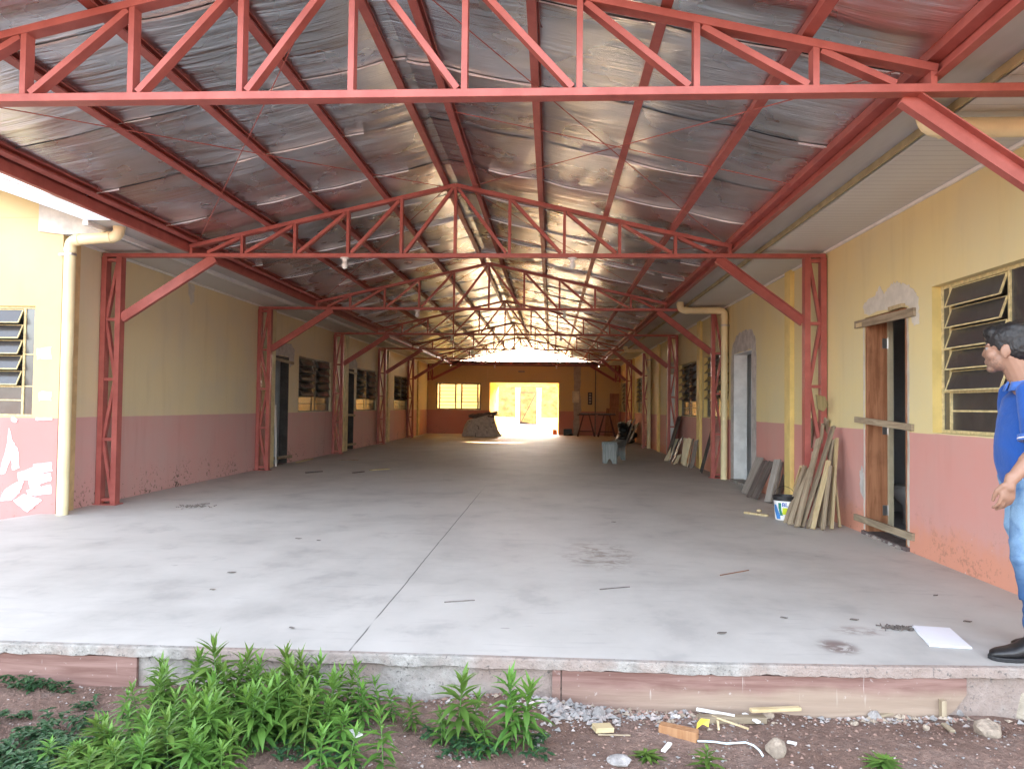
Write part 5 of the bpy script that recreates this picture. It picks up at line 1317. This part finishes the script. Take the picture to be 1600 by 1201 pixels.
VAR = [(weed_meshes(h, n_, 100+i, L), h) for i, (h, n_, L) in enumerate(((.42, 62, .14), (.36, 54, .13), (.30, 46, .125), (.46, 72, .135), (.24, 34, .11), (.33, 54, .145), (.38, 62, .135), (.28, 42, .13)))]
for (a, b), h in VAR: a.materials.append(M_STEM); b.materials.append(M_LEAF)
def weed(px, py, hpx, label, group=None, v=None, r_=rnd):
    """base pixel and height in photo pixels"""
    q = onZ(px, py, -.24); q = onZ(px, py, gz(q.x, q.y)-.004); hh = hpx/FOC*q.y
    if v is None: v = min(range(len(VAR)), key=lambda k: abs(VAR[k][1]-hh)+r_.random()*.12)
    (st, fo_), h = VAR[v]; k = hh/h
    e = empty('weed', q, label, 'plant', group); e.rotation_euler = (0, 0, r_.uniform(0, 6.28)); e.scale = (max(k, .75)*r_.uniform(.9, 1.1), max(k, .75)*r_.uniform(.9, 1.1), k)
    for me_, nm in ((st, 'stem'), (fo_, 'foliage')): o = bpy.data.objects.new(nm, me_); col.objects.link(o); o.parent = e
    return e
for px, py, hp, lab in ((338, 1120, 112, 'tallest leafy weed of the left clump, reaching above the slab edge'), (300, 1115, 88, 'leafy weed rising beside the tallest one against the slab face'), (372, 1118, 80, 'tall leafy weed just right of the tallest one'),
    (645, 1143, 50, 'small single weed seedling standing apart on the soil'), (716, 1165, 105, 'tall weed in the middle of the picture, left of the pair'), (800, 1170, 105, 'tall bushy weed in the middle, right of the pair'), (818, 1172, 98, 'leafy weed stem directly behind the bushy right weed'),
    (760, 1180, 45, 'short weed between the two tall middle weeds'), (690, 1165, 48, 'short weed at the left foot of the tall middle weed'), (740, 1150, 60, 'medium weed behind the short one between the pair'), (598, 1215, 95, 'big weed at the bottom edge, right of the clump'), (592, 1125, 62, 'weed at the right end of the clump near the paper scrap'),
    (615, 1128, 46, 'small weed next to the right end of the clump'), (560, 1125, 80, 'leafy weed in front of the slab left of the small ones'), (500, 1225, 85, 'weed at the bottom edge below the paper scrap'), (545, 1222, 80, 'weed at the bottom edge between the clump and the single big one'), (1105, 1206, 30, 'tiny grassy weed at the bottom edge by the rubble'), (1013, 1186, 14, 'tiny green sprout beside the flat grey stone'), (1377, 1198, 14, 'tiny green sprout alone on the soil at right')):
    weed(px, py, hp, lab)
r2 = random.Random(11); n_c = 0
CL = [(130, 1170, 420, 1240), (170, 1120, 470, 1190), (230, 1100, 420, 1140), (415, 1105, 570, 1180), (60, 1190, 180, 1230)]
for k in range(88):
    x0, y0, x1, y1 = CL[[0, 0, 1, 1, 3, 2, 3, 3, 0, 4][k % 10]]
    px, py = r2.uniform(x0, x1), r2.uniform(y0, y1); hp = r2.uniform(58, 94)*(1+.10*(py-1150)/80)*(1-.45*max(0, min(1, (300-px)/200)))
    if px > 540 and py > 1150: continue
    weed(px, py, hp, 'leafy green weed crowded inside the dense clump at lower left', 'weeds crowded in the left clump', None, r2)
# low creeping cover
def creepers(name, label, n, regions, seed, L0=.03):
    rr = random.Random(seed); m = MB()
    for i in range(n):
        x0, y0, x1, y1 = regions[i % len(regions)]; px, py = rr.uniform(x0, x1), rr.uniform(y0, y1)
        p = onZ(px, py, -.25); p = onZ(px, py, gz(p.x, p.y))
        if p.y > ey(p.x)-.03: p.y = ey(p.x)-.03-rr.random()*.06
        p.z = gz(p.x, p.y)
        if noise.noise((p.x*4, p.y*5, seed)) < -.12: continue
        c_ = Vector((p.x, p.y, p.z+rr.uniform(.005, .05)))
        for q in range(4):
            a = rr.uniform(0, 6.28); leaf(m, c_, (math.cos(a), math.sin(a), rr.uniform(-.1, .5)), L0*rr.uniform(.7, 1.6), L0*rr.uniform(.5, .8), rr.uniform(.2, .8), rr.random())
    m.noflip = True; return tag(m.build(name, M_CREEP, smooth=True), label, kind='stuff')
creepers('ground_cover', 'low creeping green leaves at the lower left corner', 900, [(-40, 1120, 170, 1230), (-40, 1150, 120, 1240), (100, 1170, 260, 1240)], 1)
creepers('ground_creeper', 'patch of creeping leaves under the left formwork board', 170, [(10, 1052, 90, 1078), (70, 1050, 165, 1070), (110, 1090, 150, 1110)], 2, .026)
creepers('undergrowth', 'small leaves at the feet of the weeds', 420, [(200, 1130, 540, 1210), (660, 1150, 860, 1190), (420, 1120, 560, 1200)], 3, .024)

# ------------------------------------------------------------------ toilet inside the half open door
tl = empty('toilet', (3.98, 8.35, .004), 'white toilet seen through the half finished door at the right', 'toilet')
M_CER = plain('white ceramic', (.70, .70, .69), .2, var=.03, bump=0)
T0 = Vector((3.98, 8.35, .004)); m = MB(); rings = []
for z, rx, ry, dx in ((0, .10, .13, .05), (.06, .095, .12, .05), (.20, .10, .12, .04), (.32, .17, .17, .0), (.385, .19, .18, .0), (.395, .185, .175, .0)): rings.append([T0+Vector((p.x+dx, p.y, p.z)) for p in ring((0, 0, z), rx*1.15, ry, 28, 2.1)])
m.loft(rings); m.build('bowl', M_CER, tl, smooth=True)
m = MB(); m.loft([[T0+p for p in ring((0, 0, z), .215*k, .182*k, 28, 2.1)] for z, k in ((.397, .98), (.402, 1), (.418, 1), (.425, .97))]); m.build('seat', M_CER, tl)
m = MB(); m.box(T0+Vector((.20, -.19, .36)), T0+Vector((.36, .19, .74))); m.build('tank', M_CER, tl, bevel=.015)
m = MB(); m.box(T0+Vector((.19, -.20, .742)), T0+Vector((.37, .20, .77))); m.build('tank_lid', M_CER, tl, bevel=.008)
